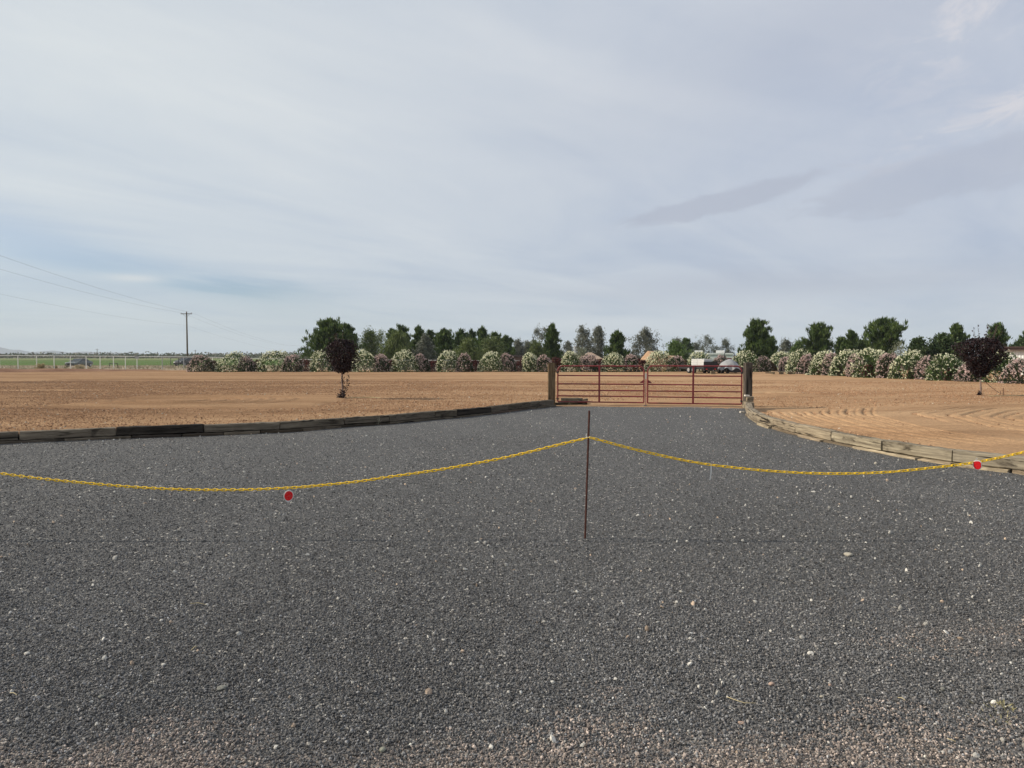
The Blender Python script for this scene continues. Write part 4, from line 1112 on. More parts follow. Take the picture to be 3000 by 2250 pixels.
def chain(PX, label, vis, sway, seed):
    r = np.random.default_rng(seed)
    pts = [at(a, b, DC - .02 + sway * math.sin(i * .5)) for i, (a, b) in enumerate(PX)]
    P = smooth_path(pts, .0408)
    root = empty('chain', P[0], 0, label, 'chain', 'yellow plastic chains closing the driveway')
    T = unit(np.gradient(P, axis=0))
    rest_v, rest_f, nb = [], [], 0
    made = 0
    for i in range(len(P)):
        tx = Vector(T[i]); sd = Vector((0, 1, 0)); up = tx.cross(sd).normalized() * -1; sd = up.cross(tx) if False else tx.cross(up) * -1
        roll = R(58) if i % 2 == 0 else R(-22)
        roll += r.normal(0, .12)
        yv = up * math.cos(roll) + sd * math.sin(roll); zv = tx.cross(yv)
        Mx = Matrix((tx, yv, zv)).transposed()
        px_ = 1500 + FOC * P[i, 0] / P[i, 1]
        if vis(px_) and made < 100:
            o = link('chain_link', LINK, None, root)
            o.location = Vector(P[i]) - Vector(P[0]); o.rotation_euler = Mx.to_euler()
            made += 1
        else:
            rest_v.append(LV @ np.array(Mx).T + (P[i] - P[0])); rest_f.append(LF + nb); nb += len(LV)
    if rest_v:
        me = arr_mesh('chain_link', np.concatenate(rest_v), np.concatenate(rest_f), True)
        o = link('chain_link', me, MAT['yellow'], root); o['kind'] = 'stuff'
    return root
chain(LC, 'yellow plastic chain sagging from the rusty rod to the left edge of the photo', lambda p: 180 < p < 1740, 0.0, 3)
chain(RC, 'yellow plastic chain sagging from the rusty rod to the right edge of the photo', lambda p: p < 2960, 0.0, 4)
# rods out of frame carry the far chain ends
for px, py, lab in ((-402, 1235, 'rusty rod holding the far left end of the yellow chain'), (3152, 1205, 'rusty rod holding the far right end of the yellow chain')):
    q = at(px, py, DC); b0 = Vector((q.x - .01, DC + .01, 0))
    o = MB().tube([(0, 0, -.1), (0, 0, q.z)], .009, 8).build('ground_rod', MAT['rust'], None, True); o.location = b0
    tag(o, lab, 'rod', 'rods outside the photo')
def strap(path, w, mat_, name, label, cat):
    mb = MB(); rings = []
    for i, p in enumerate(path):
        k_ = w * (1 - .35 * i / len(path)) / 2
        rings.append([(p[0] - k_, p[1] - .001, p[2]), (p[0] + k_, p[1] - .001, p[2]), (p[0] + k_, p[1] + .001, p[2]), (p[0] - k_, p[1] + .001, p[2])])
    o = mb.loft(rings).build(name, mat_, None)
    return tag(o, label, cat)
p0, p1 = at(2083, 1360, DC - .025), at(2079.5, 1406, DC - .05)
strap([p0.lerp(p1, k_) + Vector((.006 * math.sin(k_ * 3), 0, 0)) for k_ in np.linspace(0, 1, 9)], .010, MAT['white'], 'cable_tie', 'white cable tie hanging from the right chain', 'cable tie')
zt = at(1722, 1281, DC)
tie_path = [(zt.x + .018 * math.cos(a), DC + .018 * math.sin(a), zt.z + .006 * math.cos(a * 1.0)) for a in np.linspace(0, 6.0, 18)]
o = MB().tube(tie_path, .0028, 6).tube([(zt.x - .012, DC - .022, zt.z), (zt.x - .018, DC - .026, zt.z + .018), (zt.x - .015, DC - .03, zt.z + .036)], .003, 6).build('cable_tie', MAT['white'], None, True)
tag(o, 'white cable tie binding the chain to the rusty rod', 'cable tie')

# reflectors
def reflector(cx, cy, wpx, hpx, tiltz, yaw, pointed, label):
    c = at(cx, cy, DC - .035); s_ = DC / FOC
    w, h = wpx * s_, hpx * s_
    root = empty('reflector', c, 0, label, 'reflector', 'red reflectors hung on the yellow chains')
    root.rotation_euler = (0, tiltz, yaw)
    def outline(k, tip):
        P = []
        for a in np.linspace(0, 2 * math.pi, 40, endpoint=False):
            x_, z_ = math.cos(a), math.sin(a)
            e_ = 1.0
            if pointed:
                e_ = 1 + tip * max(0, -z_) ** 6
            else:
                q_ = 3.2 if z_ > 0 else 2.2
                e_ = 1 / (abs(x_) ** q_ + abs(z_) ** q_) ** (1 / q_)
            P.append((x_ * w / 2 * k * e_ if not pointed else x_ * w / 2 * k, z_ * h / 2 * k * e_))
        return P
    MB().prism(outline(1.0, .16), -.002, .005).build('rim', MAT['white'], root, bevel=.001)
    m_ = MB(); o1 = outline(.85, 0.0)
    m_.prism(o1, -.0065, -.0022)
    m_.build('lens', MAT['red_lens'], root, bevel=.0012)
    MB().tube([(-.003, 0, h / 2 - .002), (-.008, .004, h / 2 + .014), (.002, .016, h / 2 + .022), (.008, .01, h / 2 + .010)], .0022, 6).build('hook', MAT['galv'], root, True)
reflector(845.5, 1452.5, 28, 33, R(9), R(24), True, 'oval red reflector with a white rim hanging from the left chain')
reflector(2863, 1363, 22.5, 28, R(-4), R(-28), False, 'rounded red reflector hanging from the right chain in front of the timber edging')

# ------------------------------------------------------------------ chain-link fence, far left
m_, t = mat('chain_link_mesh')
oc = t.n('ShaderNodeTexCoord').outputs['Object']
x, y, z = t.xyz(oc)
def tri(v): return t.m('ABSOLUTE', t.m('SUBTRACT', t.m('FRACT', v), 0.5))
u1 = tri(t.m('MULTIPLY', t.m('ADD', x, z), 1 / .07)); u2 = tri(t.m('MULTIPLY', t.m('SUBTRACT', x, z), 1 / .07))
on = t.m('LESS_THAN', t.m('MINIMUM', u1, u2), .032)
d_ = t.n('ShaderNodeBsdfPrincipled'); d_.inputs['Base Color'].default_value = (.40, .40, .38, 1); d_.inputs['Roughness'].default_value = .6
tr = t.n('ShaderNodeBsdfTransparent'); mx = t.n('ShaderNodeMixShader')
t.put(mx.inputs[0], on); t.t.links.new(tr.outputs[0], mx.inputs[1]); t.t.links.new(d_.outputs[0], mx.inputs[2])
t.t.links.new(mx.outputs[0], t.n('ShaderNodeOutputMaterial').inputs[0])
MAT['mesh'] = m_
FA = at(-90, 1043, 75.0); FB = at(1660, 1043, 96.0)
def fence_pt(px):
    # where the sight line through px meets the fence line in plan
    d = ray(px, 1043); a = FA.xy; b = FB.xy
    q = Vector((d.x, d.y)); e_ = b - a
    k_ = (a.x * q.y - a.y * q.x) / (e_.y * q.x - e_.x * q.y)
    return a + e_ * k_
def fence_top(px): return float(np.interp(px, [-90, 332, 480, 620, 880, 1265, 1660], [1041.0, 1043.6, 1045.2, 1046.6, 1053, 1055.5, 1058]))
f0 = fence_pt(-90)
froot = empty('chain_link_fence', (f0.x, f0.y, 0), math.atan2(FB.y - FA.y, FB.x - FA.x), 'long chain-link fence with white posts and a white top rail beyond the dirt field', 'fence')
def floc(px, z_): q = fence_pt(px); return (((q - f0).length), 0, z_)
posts = [-60, -2, 52, 107, 158, 206, 252, 293, 332, 367, 401, 475, 538, 622, 700, 760, 888, 1000, 1130, 1275, 1400, 1520]
for px in posts:
    q = fence_pt(px); zt_ = at(px, fence_top(px), q.y).z
    mb = MB().tube([floc(px, -.05), floc(px, zt_)], .044, 8)
    mb.build('post', MAT['fence_white'] if px < 470 or px > 600 else MAT['galv'], froot, True)
rail = [floc(px, at(px, fence_top(px), fence_pt(px).y).z) for px in range(-90, 1661, 25)]
MB().tube(rail, .034, 8).build('top_rail', MAT['fence_white'], froot, True)
mw = []
for px in range(-90, 1661, 25):
    p_ = floc(px, 0); zt_ = at(px, fence_top(px), fence_pt(px).y).z
    mw.append((p_[0], .012, .02)); mw.append((p_[0], .012, zt_ - .04))
link('wire_mesh', arr_mesh('wire_mesh', mw, [(2 * i, 2 * i + 2, 2 * i + 3, 2 * i + 1) for i in range(len(mw) // 2 - 1)]), MAT['mesh'], froot)
# small white sign on one post
MB().box((floc(401, 0)[0], -.06, at(401, 1046.5, fence_pt(401).y).z - .02), (.42, .015, .30)).build('sign_plate', MAT['galv'], froot)

# black pipe frames
def pipe_frame(pxa, pxb, top, bot, D, label, cat, mids=(), name='pipe_stand', r=.05):
    a, b = at(pxa, bot, D), at(pxb, bot, D)
    c = Vector(((a.x + b.x) / 2, D, -.05)); w = b.x - a.x; h = at(pxa, top, D).z + .05
    root = empty(name, c, 0, label, cat)
    MB().tube([(-w / 2, 0, 0), (-w / 2, 0, h), (w / 2, 0, h), (w / 2, 0, 0)], r, 6).build('frame', MAT['black'], root)
    for q in mids:
        xq = at(q, bot, D).x - c.x
        MB().tube([(xq, 0, 0), (xq, 0, h)], r * .8, 6).build('upright', MAT['black'], root)
    return root
pipe_frame(321, 345, 1065, 1077, 92, 'small black pipe frame standing in the dry verge behind the fence', 'stand', r=.055)
pipe_frame(500.5, 604, 1048, 1069, 112, 'black pipe gate frame in front of the dark car by the utility pole', 'gate', (523, 542), 'pipe_gate', .065)

# dry tumbleweeds caught on the fence
def tumbleweed(px, by_, wpx, hpx, D, seed, label):
    r = np.random.default_rng(seed)
    p = at(px, by_, D); w, h = wpx * D / FOC, hpx * D / FOC
    p.z = max(p.z, .05)
    n = 900
    d = unit(r.normal(0, 1, (n, 3))); d[:, 2] = np.abs(d[:, 2])
    q = d * r.uniform(.15, 1, (n, 1)) * np.array([w / 2, w / 2.5, h])
    q[:, 2] *= (0.6 + .8 * np.abs(q[:, :1][:, 0]) / (w / 2))
    L, Wd = leaf_set(r, q, d, .5, .035, .6)
    root = empty('tumbleweed', p, 0, label, 'dry weed', 'dry tumbleweeds along the fence')
    leaves('twigs', q, L, Wd, tints(r, n, (.42, .34, .19), .2), MAT['leaf'], root)
tumbleweed(119, 1081, 26, 18, 77, 1, 'pale dry tumbleweed with upswept ends against the third fence post from the left')
tumbleweed(233, 1081, 24, 15, 80.5, 2, 'pale dry tumbleweed against the fence in front of the grey-green car')
tumbleweed(162, 1081, 9, 10, 79, 3, 'tiny dry weed beside the fence left of the grey-green car')

# scrub along the horizon (too many bushes to count)
r = np.random.default_rng(5)
n = 2600
xs = r.uniform(-560, -80, n); ysv = r.uniform(520, 900, n)
hh = r.uniform(1.5, 4.6, n) * (1 + .6 * vnoise(xs, ysv, .02))
C = np.repeat(np.stack([xs, ysv, hh * .5], 1), 9, 0)
dd = unit(r.normal(0, 1, C.shape)); C = C + dd * np.repeat(hh, 9)[:, None] * np.array([.9, .6, .5])
C[:, 2] = np.maximum(C[:, 2], .2)
L, Wd = leaf_set(r, C, dd, 1.8, 1.3, .8)
o = leaves('horizon_scrub', C, L, Wd, tints(r, len(C), (.060, .080, .035), .25, (.13, .12, .075), .3), MAT['leaf'])
tag(o, 'band of dark green scrub along the far edge of the fields', 'scrub', None, 'stuff')
n = 1700
xs = r.uniform(-70, -17, n); v0_ = np.interp(xs, [-86, -52, -40, -16], [64, 68.3, 76, 78.5]); ysv = v0_ + 2 + r.uniform(0, 22, n)
C = np.repeat(np.stack([xs, ysv, .12 + .1 * r.random(n)], 1), 7, 0) + r.normal(0, .16, (n * 7, 3))
C[:, 2] = np.abs(C[:, 2])
L, Wd = leaf_set(r, C, np.tile([0, 0, 1.0], (len(C), 1)), .42, .05, .6)
o = leaves('dry_grass', C, L, Wd, tints(r, len(C), (.30, .25, .15), .25, (.14, .15, .075), .35), MAT['leaf'])
tag(o, 'low dry grass on the verge along the fence', 'grass', None, 'stuff')

# ------------------------------------------------------------------ cars beyond the fence
def car(name, loc, rz, col, label, L=4.6, Wd=1.86, H=1.42, suv=False):
    root = empty(name, loc, rz, label, 'car')
    body_m = paint('car_paint', col, .32, .25, .2, 2.0, .6)
    hb = .30; hood = .86 if not suv else 1.02; belt = .98 if not suv else 1.15
    st = [(-L / 2, .42, .60, .70), (-L / 2 + .10, .30, .74, .84), (-L / 2 + .5, .26, hood - .06, .92), (-L / 2 + 1.2, .25, hood + .02, .95), (-L / 2 + 1.6, .25, belt - .02, .96), (0, .24, belt, .97), (L / 2 - 1.2, .25, belt + .02, .97), (L / 2 - .5, .28, belt, .93), (L / 2 - .08, .36, belt - .10, .86), (L / 2, .46, belt - .25, .78)]
    rings = []
    for (x_, z0, z1, k_) in st:
        w = Wd / 2 * k_
        rings.append([(x_, -w * .86, z0), (x_, w * .86, z0), (x_, w, z0 + .16), (x_, w * 1.0, z0 + (z1 - z0) * .62), (x_, w * .90, z1 - .03), (x_, w * .76, z1), (x_, -w * .76, z1), (x_, -w * .90, z1 - .03), (x_, -w, z0 + (z1 - z0) * .62), (x_, -w, z0 + .16)])
    MB().loft(rings).build('body', body_m, root, True)
    c0, c1, c2, c3 = -L / 2 + 1.35, -L / 2 + 2.15, (L / 2 - (1.35 if not suv else .55)), (L / 2 - (.55 if not suv else .15))
    gl_ = []
    for (x_, z_, k_) in [(0, belt - .04, 1)]:
        pass
    wb, wt = Wd / 2 * .88, Wd / 2 * .66
    lo = [(c0, -wb * .9), (c3, -wb * .86), (c3, wb * .86), (c0, wb * .9)]; hi = [(c1, -wt), (c2, -wt * .95), (c2, wt * .95), (c1, wt)]
    MB().add([(x_, y_, belt - .05) for x_, y_ in lo] + [(x_, y_, H - .05) for x_, y_ in hi], [(0, 1, 5, 4), (1, 2, 6, 5), (2, 3, 7, 6), (3, 0, 4, 7), (4, 5, 6, 7), (3, 2, 1, 0)]).build('windows', MAT['glass'], root, bevel=.03)
    MB().add([(x_ * 1.0, y_ * 1.02, H - .045) for x_, y_ in hi] + [(x_ + (.12 if i in (0, 3) else -.1), y_ * .9, H) for i, (x_, y_) in enumerate(hi)], [(0, 1, 5, 4), (1, 2, 6, 5), (2, 3, 7, 6), (3, 0, 4, 7), (4, 5, 6, 7), (3, 2, 1, 0)]).build('roof', body_m, root, bevel=.02)
    for sy in (-1, 1):
        MB().tube([(c0, sy * wb * .9, belt - .04), (c1, sy * wt, H - .05)], .03, 6).tube([((c1 + c2) / 2, sy * wb * .88, belt - .04), ((c1 + c2) / 2 - .05, sy * wt, H - .05)], .03, 6).build('pillar', body_m, root)
        MB().box((c0 + .45, sy * (Wd / 2 + .08), belt + .02), (.14, .2, .13)).build('mirror', body_m, root, bevel=.03)
        MB().lathe([(.02, -.04), (.12, -.03), (.13, .03), (.02, .04)], 12, (-L / 2 + .13, sy * Wd * .33, .66), 'X').build('headlight', MAT['white'], root, True)
        MB().box((L / 2 - .04, sy * Wd * .33, belt - .22), (.08, .34, .13)).build('tail_light', MAT['red_lens'], root, bevel=.02)
    MB().box((-L / 2 + .02, 0, .56), (.10, Wd * .46, .20)).build('grille', MAT['black'], root, bevel=.02)
    MB().box((-L / 2 + .02, 0, .36), (.14, Wd * .76, .13)).build('bumper', MAT['black'], root, bevel=.03)
    for x_ in (-L / 2 + .88, L / 2 - .92):
        for sy in (-1, 1):
            ty = MB().lathe([(.20, -.11), (.31, -.11), (.335, -.07), (.335, .07), (.31, .11), (.20, .11)], 20, (0, 0, 0), 'Y').build('wheel', MAT['rubber'], root, True)
            ty.location = (x_, sy * (Wd / 2 - .09), .335)
            rm = MB().lathe([(.03, -.118), (.20, -.115), (.21, -.09), (.21, .09), (.20, .115), (.03, .118)], 16, (0, 0, 0), 'Y').build('rim', MAT['rim'], ty, True)
    return root
p = at(231, 1043, 112); car('parked_car', (p.x, 112, -.06), R(88), (.10, .125, .115), 'dark grey-green car parked beyond the fence near the left edge', 4.7, 1.9, 1.38)
p = at(545, 1043, 126); car('parked_car', (p.x, 126, -.05), R(74), (.03, .032, .036), 'black car half hidden by the pipe gate and the utility pole', 4.6, 1.9, 1.55, True)

# ------------------------------------------------------------------ power line
PP = [Vector((-47.5, 42, 0)), Vector((at(549, 1043, 142).x, 142, 0)), Vector((at(932, 1043, 440).x, 440, 0))]
def power_pole(p, z_top, z_arm, half, label, detail=True, rad=.15, yaw=0.0):
    root = empty('utility_pole', p, yaw, label, 'utility pole', 'utility poles')
    MB().tube([(0, 0, -.5), (0, 0, z_top * .5), (0, 0, z_top)], [rad * 1.15, rad, rad * .75], 10).build('pole', MAT['pole'], root, True)
    MB().box((0, -.14, z_arm), (2 * half, .10, .13)).build('crossarm', MAT['pole'], root)
    if detail:
        for sx in (-1, 1):
            MB().tube([(sx * half * .62, -.15, z_arm - .03), (0, -.15, z_arm - .75)], .035, 6).build('brace', MAT['galv'], root)
        for xx, zz in ((-half * .94, z_arm), (half * .94, z_arm), (0, z_top - .07)):
            MB().lathe([(.02, .05), (.06, .08), (.045, .14), (.065, .18), (.03, .26), (.01, .27)], 10, (xx, -.14 if xx else 0, zz)).build('insulator', MAT['galv'], root, True)
    return root
Z1 = at(549, 914, 142).z; ZA = at(549, 919.5, 142).z; HALF = 16.2 * 142 / FOC
power_pole(PP[1], Z1, ZA, HALF, 'tall wooden utility pole with a crossarm standing at left against the sky')
power_pole(PP[0], Z1 + 2.2, ZA + 2.2, HALF, 'wooden utility pole left of the photo carrying the near end of the power lines')
power_pole(PP[2], Z1 - .2, ZA - .2, HALF, 'far wooden utility pole hidden behind the broad leftmost pine')
def cable(off, zs, sags, rad, label):
    pts = []
    for s_ in (0, 1):
        for k_ in np.linspace(0, 1, 40)[(1 if s_ else 0):]:
            a, b = PP[s_], PP[s_ + 1]
            q = a.lerp(b, float(k_)); q.x += off
            q.z = zs[s_] + (zs[s_ + 1] - zs[s_]) * k_ - sags[s_] * 4 * k_ * (1 - k_); q.y -= .14
            pts.append(q)
    tag(MB().tube(pts, rad, 5).build('power_line', MAT['wire'], None, True), label, 'power line', 'power lines on the utility poles')
cable(-HALF * .94, [ZA + 2.5, ZA + .26, ZA + .1], [1.0, 4.1], .009, 'power line on the crossarm, lower of the top pair at the left edge')
cable(HALF * .94, [ZA + 3.6, ZA + .26, ZA + .1], [1.0, 4.1], .010, 'power line on the right end of the crossarm, topmost at the left edge')
zlow = at(549, 953, 142).z
cable(0.0, [zlow + 1.6, zlow, zlow - .6], [.9, 3.6], .007, 'single lower power line fixed halfway down the utility pole')
FARP = [(97, 1030, 520, 'far tiny utility pole second from the left on the horizon'), (179, 1031, 560, 'far tiny utility pole over the left fence between two posts'), (267, 1031, 560, 'far tiny pole just left of the taller far pole'), (285, 1021.5, 430, 'taller far pole behind the fence right of the parked grey-green car'), (420, 1033, 620, 'far tiny pole above the crop field left of the big utility pole'), (454, 1033, 620, 'far tiny pole nearest the left side of the big utility pole'), (561, 1034, 600, 'far tiny pole just right of the big utility pole'), (572.5, 1025, 430, 'far pole above the leftmost pink bush'), (863, 1027, 400, 'far slim pole above the low grey building')]
for px, top, D, lab in FARP:
    q = at(px, 1043, D); zt_ = at(px, top, D).z
    power_pole(Vector((q.x, D, 0)), zt_, zt_ - .6, 1.0, lab, False, .17)

# ------------------------------------------------------------------ buildings behind the hedge
def cbox(pa, pb, top, bot_z, D, depth):
    a, b = at(pa, 1043, D).x, at(pb, 1043, D).x
    return (a + b) / 2, b - a, at(1500, top, D).z
wallg = paint('grey_wall', (.21, .22, .22), .8, dirt=.3, scale=.6)
tanw = paint('tan_wall', (.44, .36, .28), .85, dirt=.2, scale=.5)
roofd = paint('dark_roof', (.06, .035, .03), .7)
rooft = paint('tan_roof', (.36, .26, .19), .85, dirt=.3, scale=1.5)
def flat_house(name, pa, pb, top, D, depth, wall, roof, label, ov=.35, th=.28, cat='building', wins=0):
    x_, w, zt_ = cbox(pa, pb, top, 0, D, depth)
    root = empty(name, (x_, D + depth / 2, -.06), 0, label, cat)
    MB().box((0, 0, (zt_ - th) / 2 + .03), (w, depth, zt_ - th + .06)).build('wall', wall, root)
    MB().box((0, 0, zt_ + .06 - th / 2), (w + 2 * ov, depth + 2 * ov, th)).build('roof', roof, root, bevel=.02)
    for i in range(wins):
        xq = -w / 2 + w * (i + .5) / wins
        fr = MB().box((xq, -depth / 2 - .02, zt_ * .55), (1.1, .08, 1.0)).build('window', MAT['white'], root)
        MB().box((xq, -depth / 2 - .05, zt_ * .55), (.95, .06, .85)).build('pane', MAT['glass'], fr)
    return root, w, zt_
b1, w1, z1 = flat_house('low_building', 884, 903, 1037.5, 120, 6, wallg, MAT['galv'], 'low grey flat-roofed building beyond the hedge, left of the left plum tree', .5, .22)
MB().box((w1 / 2 + 1.0, .5, z1 * .42), (2.2, 5, z1 * .84)).build('annex', tanw, b1)
MB().box((w1 / 2 + 1.1, .5, z1 * .87), (2.7, 5.6, .16)).build('annex_roof', MAT['galv'], b1)
def gable(name, pa, pb, top, eave, D, depth, wall, roof, label):
    a, b = at(pa, 1043, D).x, at(pb, 1043, D).x; w = b - a; zr, ze = at(1500, top, D).z + .06, at(1500, eave, D).z + .06
    root = empty(name, ((a + b) / 2, D + depth / 2, -.06), 0, label, 'building')
    MB().box((0, 0, ze / 2), (w * .94, depth, ze)).build('wall', wall, root)
    k_ = w * .10
    MB().add([(-w / 2, -depth / 2 - .3, ze), (w / 2, -depth / 2 - .3, ze), (w / 2, depth / 2 + .3, ze), (-w / 2, depth / 2 + .3, ze), (-k_, -.1, zr), (k_, -.1, zr)], [(0, 1, 5, 4), (1, 2, 5), (2, 3, 4, 5), (3, 0, 4), (3, 2, 1, 0)]).build('roof', roof, root)
    return root
gable('house', 1708, 1768, 1032, 1052, 88, 8, tanw, rooft, 'house with a tan hipped roof showing between bushes above the left gate leaf')
flat_house('shed', 1492, 1543, 1040, 104, 5, paint('brown_wall', (.16, .11, .09), .85), paint('brown_roof', (.10, .08, .07), .8), 'low brown shed roof showing over the hedge left of the left gate post', .2, .3)
mh, wm, zm = flat_house('mobile_home', 1982, 2152, 1034, 150, 5, MAT['white'], MAT['white'], 'long low white mobile home behind the hedge, left of the right gate post', .15, .35)
mh.rotation_euler.z = R(-14)
MB().box((0, -2.53, zm - .42), (wm + .1, .05, .14)).build('trim_band', MAT['galv'], mh)
for px in (2049, 2110):
    xq = at(px, 1043, 152).x - mh.location.x
    MB().box((xq, 0, zm + .06 + .28), (1.7, 1.2, .56)).build('rooftop_unit', MAT['white'], mh, bevel=.05)
flat_house('flat_roof_building', 2266, 2340, 1030, 100, 6, wallg, MAT['white'], 'building whose thin white flat roof edge shows over the right hedge', .3, .14)
flat_house('chimney_block', 1682.5, 1690.5, 1013.5, 125, .6, MAT['white'], MAT['white'], 'small white upright block among the trees above the left gate leaf', .02, .2)
# white metal shed at the right edge
D = 60; a, b = at(2946, 1043, D).x, at(3200, 1043, D).x; z_e = at(1500, 1020, D).z; z_r = at(1500, 1012.5, D).z
sh = empty('metal_shed', (a + ((b - a) / 2) * math.cos(R(36)) + 3 * math.sin(R(36)), D - ((b - a) / 2) * math.sin(R(36)) + 3 * math.cos(R(36)), -.06), R(-36), 'white ribbed metal shed with a dark roof at the right edge', 'shed')
w = b - a; Vw = []; nseg = int(w / .11)
mb = MB(); pr = []
for i in range(nseg + 1):
    pr.append((-w / 2 + w * i / nseg, -3 - (.035 if i % 2 else 0)))
mb.add([(x_, y_, 0) for x_, y_ in pr] + [(x_, y_, z_e) for x_, y_ in pr], [(i, i + 1, nseg + 2 + i, nseg + 1 + i) for i in range(nseg)])
mb.box((0, .05, z_e / 2), (w - .02, 5.9, z_e - .02)); mb.build('wall', MAT['white'], sh)
MB().box((0, -.1, z_r - .08), (w + .5, 6.7, .12)).build('roof', roofd, sh)
MB().box((0, -3.35, z_e - .02), (w + .5, .08, .20)).build('fascia', roofd, sh)
MB().box((0, -3.12, at(1500, 1049, D).z), (w, .10, .12)).build('base_trim', MAT['white'], sh)
# heap of tan soil
n = 60; D = 74
u, v = np.meshgrid(np.linspace(-1, 1, n), np.linspace(-1, 1, 40), indexing='ij')
a, b = at(1858, 1043, D).x, at(2016, 1043, D).x
hp = np.interp(np.linspace(1858, 2016, n), [1858, 1868, 1886, 1898, 1912, 1930, 1952, 1966, 1985, 2000, 2016], [.0, .45, 1.0, 1.30, 1.27, 1.12, .95, .98, .88, .7, .0])
X = (a + b) / 2 + u * (b - a) / 2; Y = D + v * 3.2
Z = hp[:, None] / 1.3 * (at(1500, 1026.5, D).z + .06) * np.cos(v * np.pi / 2) ** .8 + .22 * fbm(X, Y, .9, 4) * np.cos(v * np.pi / 2) - .06
V = np.stack([X, Y, Z], -1).reshape(-1, 3); i = np.arange(n * 40).reshape(n, 40)
o = link('soil_heap', arr_mesh('soil_heap', V, np.stack([i[:-1, :-1], i[1:, :-1], i[1:, 1:], i[:-1, 1:]], -1).reshape(-1, 4), True), MAT['mound'])
tag(o, 'two-humped heap of tan soil behind the hedge above the gate', 'soil heap')

# ------------------------------------------------------------------ trailer with white totes, covered trailer, tractor
def wheel(root, loc, r_, w, axis_rot=0.0):
    ty = MB().lathe([(r_ * .6, -w / 2), (r_ * .92, -w / 2), (r_, -w * .3), (r_, w * .3), (r_ * .92, w / 2), (r_ * .6, w / 2)], 20, (0, 0, 0), 'Y').build('wheel', MAT['rubber'], root, True)
    ty.location = loc
    MB().lathe([(.03, -w * .52), (r_ * .55, -w * .5), (r_ * .62, -w * .3), (r_ * .62, w * .3), (r_ * .55, w * .5), (.03, w * .52)], 16, (0, 0, 0), 'Y').build('rim', MAT['rim'], ty, True)
q = at(2079, 1094, 62.0)
yaw = math.atan2(.94, -.36)     # trailer's forward direction
tz = fz(q)
trl = empty('flatbed_trailer', (q.x, 62.0, tz), yaw, 'black tandem-axle trailer carrying two white totes, parked by the hedge behind the gate', 'trailer')
MB().box((1.75, 0, .42), (3.7, 1.42, .10)).build('bed', MAT['black'], trl, bevel=.01)
MB().box((1.75, .70, .52), (3.7, .05, .12)).box((1.75, -.70, .52), (3.7, .05, .12)).build('side_rail', MAT['black'], trl)
MB().box((-.12, 0, .72), (.08, 1.42, .62)).build('tailgate', MAT['black'], trl, bevel=.01)
MB().box((-.12, 0, .38), (.08, 1.42, .12)).build('rear_beam', MAT['black'], trl)
for sy in (-.5, .5): MB().box((-.17, sy * .9, .38), (.03, .16, .08)).build('tail_light', MAT['red_lens'], trl)
for xq in (1.15, 1.85):
    for sy in (-.82, .82): wheel(trl, (xq, sy, .30), .30, .19)
MB().tube([(3.6, .6, .48), (4.7, 0, .46), (3.6, -.6, .48)], .04, 6).build('drawbar', MAT['black'], trl)
m_, t = mat('tote_plastic')
finish(t, (.70, .71, .70), .5, spec=.3); MAT['tote'] = m_
fwd = Vector((math.cos(yaw), math.sin(yaw), 0)); lat_ = Vector((-math.sin(yaw), math.cos(yaw), 0))
def tote(loc, label):
    root = empty('water_tote', loc, yaw, label, 'tote', 'white caged totes on the trailer')
    root.scale = (.84, .84, .80)
    MB().box((0, 0, .56), (1.12, .94, .84)).lathe([(.12, .97), (.12, 1.02), (.02, 1.03)], 14).build('tank', MAT['tote'], root, True, bevel=.06)
    cg = MB()
    for xx in np.linspace(-.58, .58, 7):
        for sy in (-.49, .49): cg.tube([(xx, sy, .12), (xx, sy, 1.0)], .010, 5)
    for yy_ in np.linspace(-.49, .49, 6):
        for sx in (-.58, .58): cg.tube([(sx, yy_, .12), (sx, yy_, 1.0)], .010, 5)
    for zz in np.linspace(.14, 1.0, 5): cg.tube([(-.58, -.49, zz), (.58, -.49, zz), (.58, .49, zz), (-.58, .49, zz)], .010, 5, closed=True)
    cg.build('cage', MAT['galv'], root)
    MB().box((0, 0, .06), (1.18, 1.0, .12)).build('pallet_base', MAT['black'], root)
bz = Vector((q.x, 62.0, tz + .472))
def on_bed(f_, l_): return bz + fwd * f_ + lat_ * l_
tote(on_bed(.62, .10), 'rear white caged tote on the black trailer, nearest the tailgate')
tote(on_bed(1.75, -.05), 'front white caged tote on the black trailer, farther from the gate')
def small_block(name, px, by_, d, mat_, label, cat, col=None):
    p_ = gnd(px, by_, .16); p_.z = fz(p_) + d[2] / 2
    o = MB().box((0, 0, 0), d).build(name, mat_, None, bevel=.01); o.location = p_
    if col: o.color = (*col, 1)
    tag(o, label, cat)
small_block('wood_block', 2088, 1096.5, (.36, .3, .26), MAT['timber'], 'square tan wood block on the dirt in front of the black trailer', 'block', (.9, .85, .7))
small_block('wood_post', 2104.5, 1091, (.12, .10, .38), MAT['timber'], 'short upright orange-brown post between the trailer and the covered trailer', 'post', (1.2, .8, .5))
small_block('plank', 2075, 1095, (2.4, .12, .06), MAT['timber'], 'long dark plank on the dirt in front of the black trailer', 'plank', (.5, .35, .25))
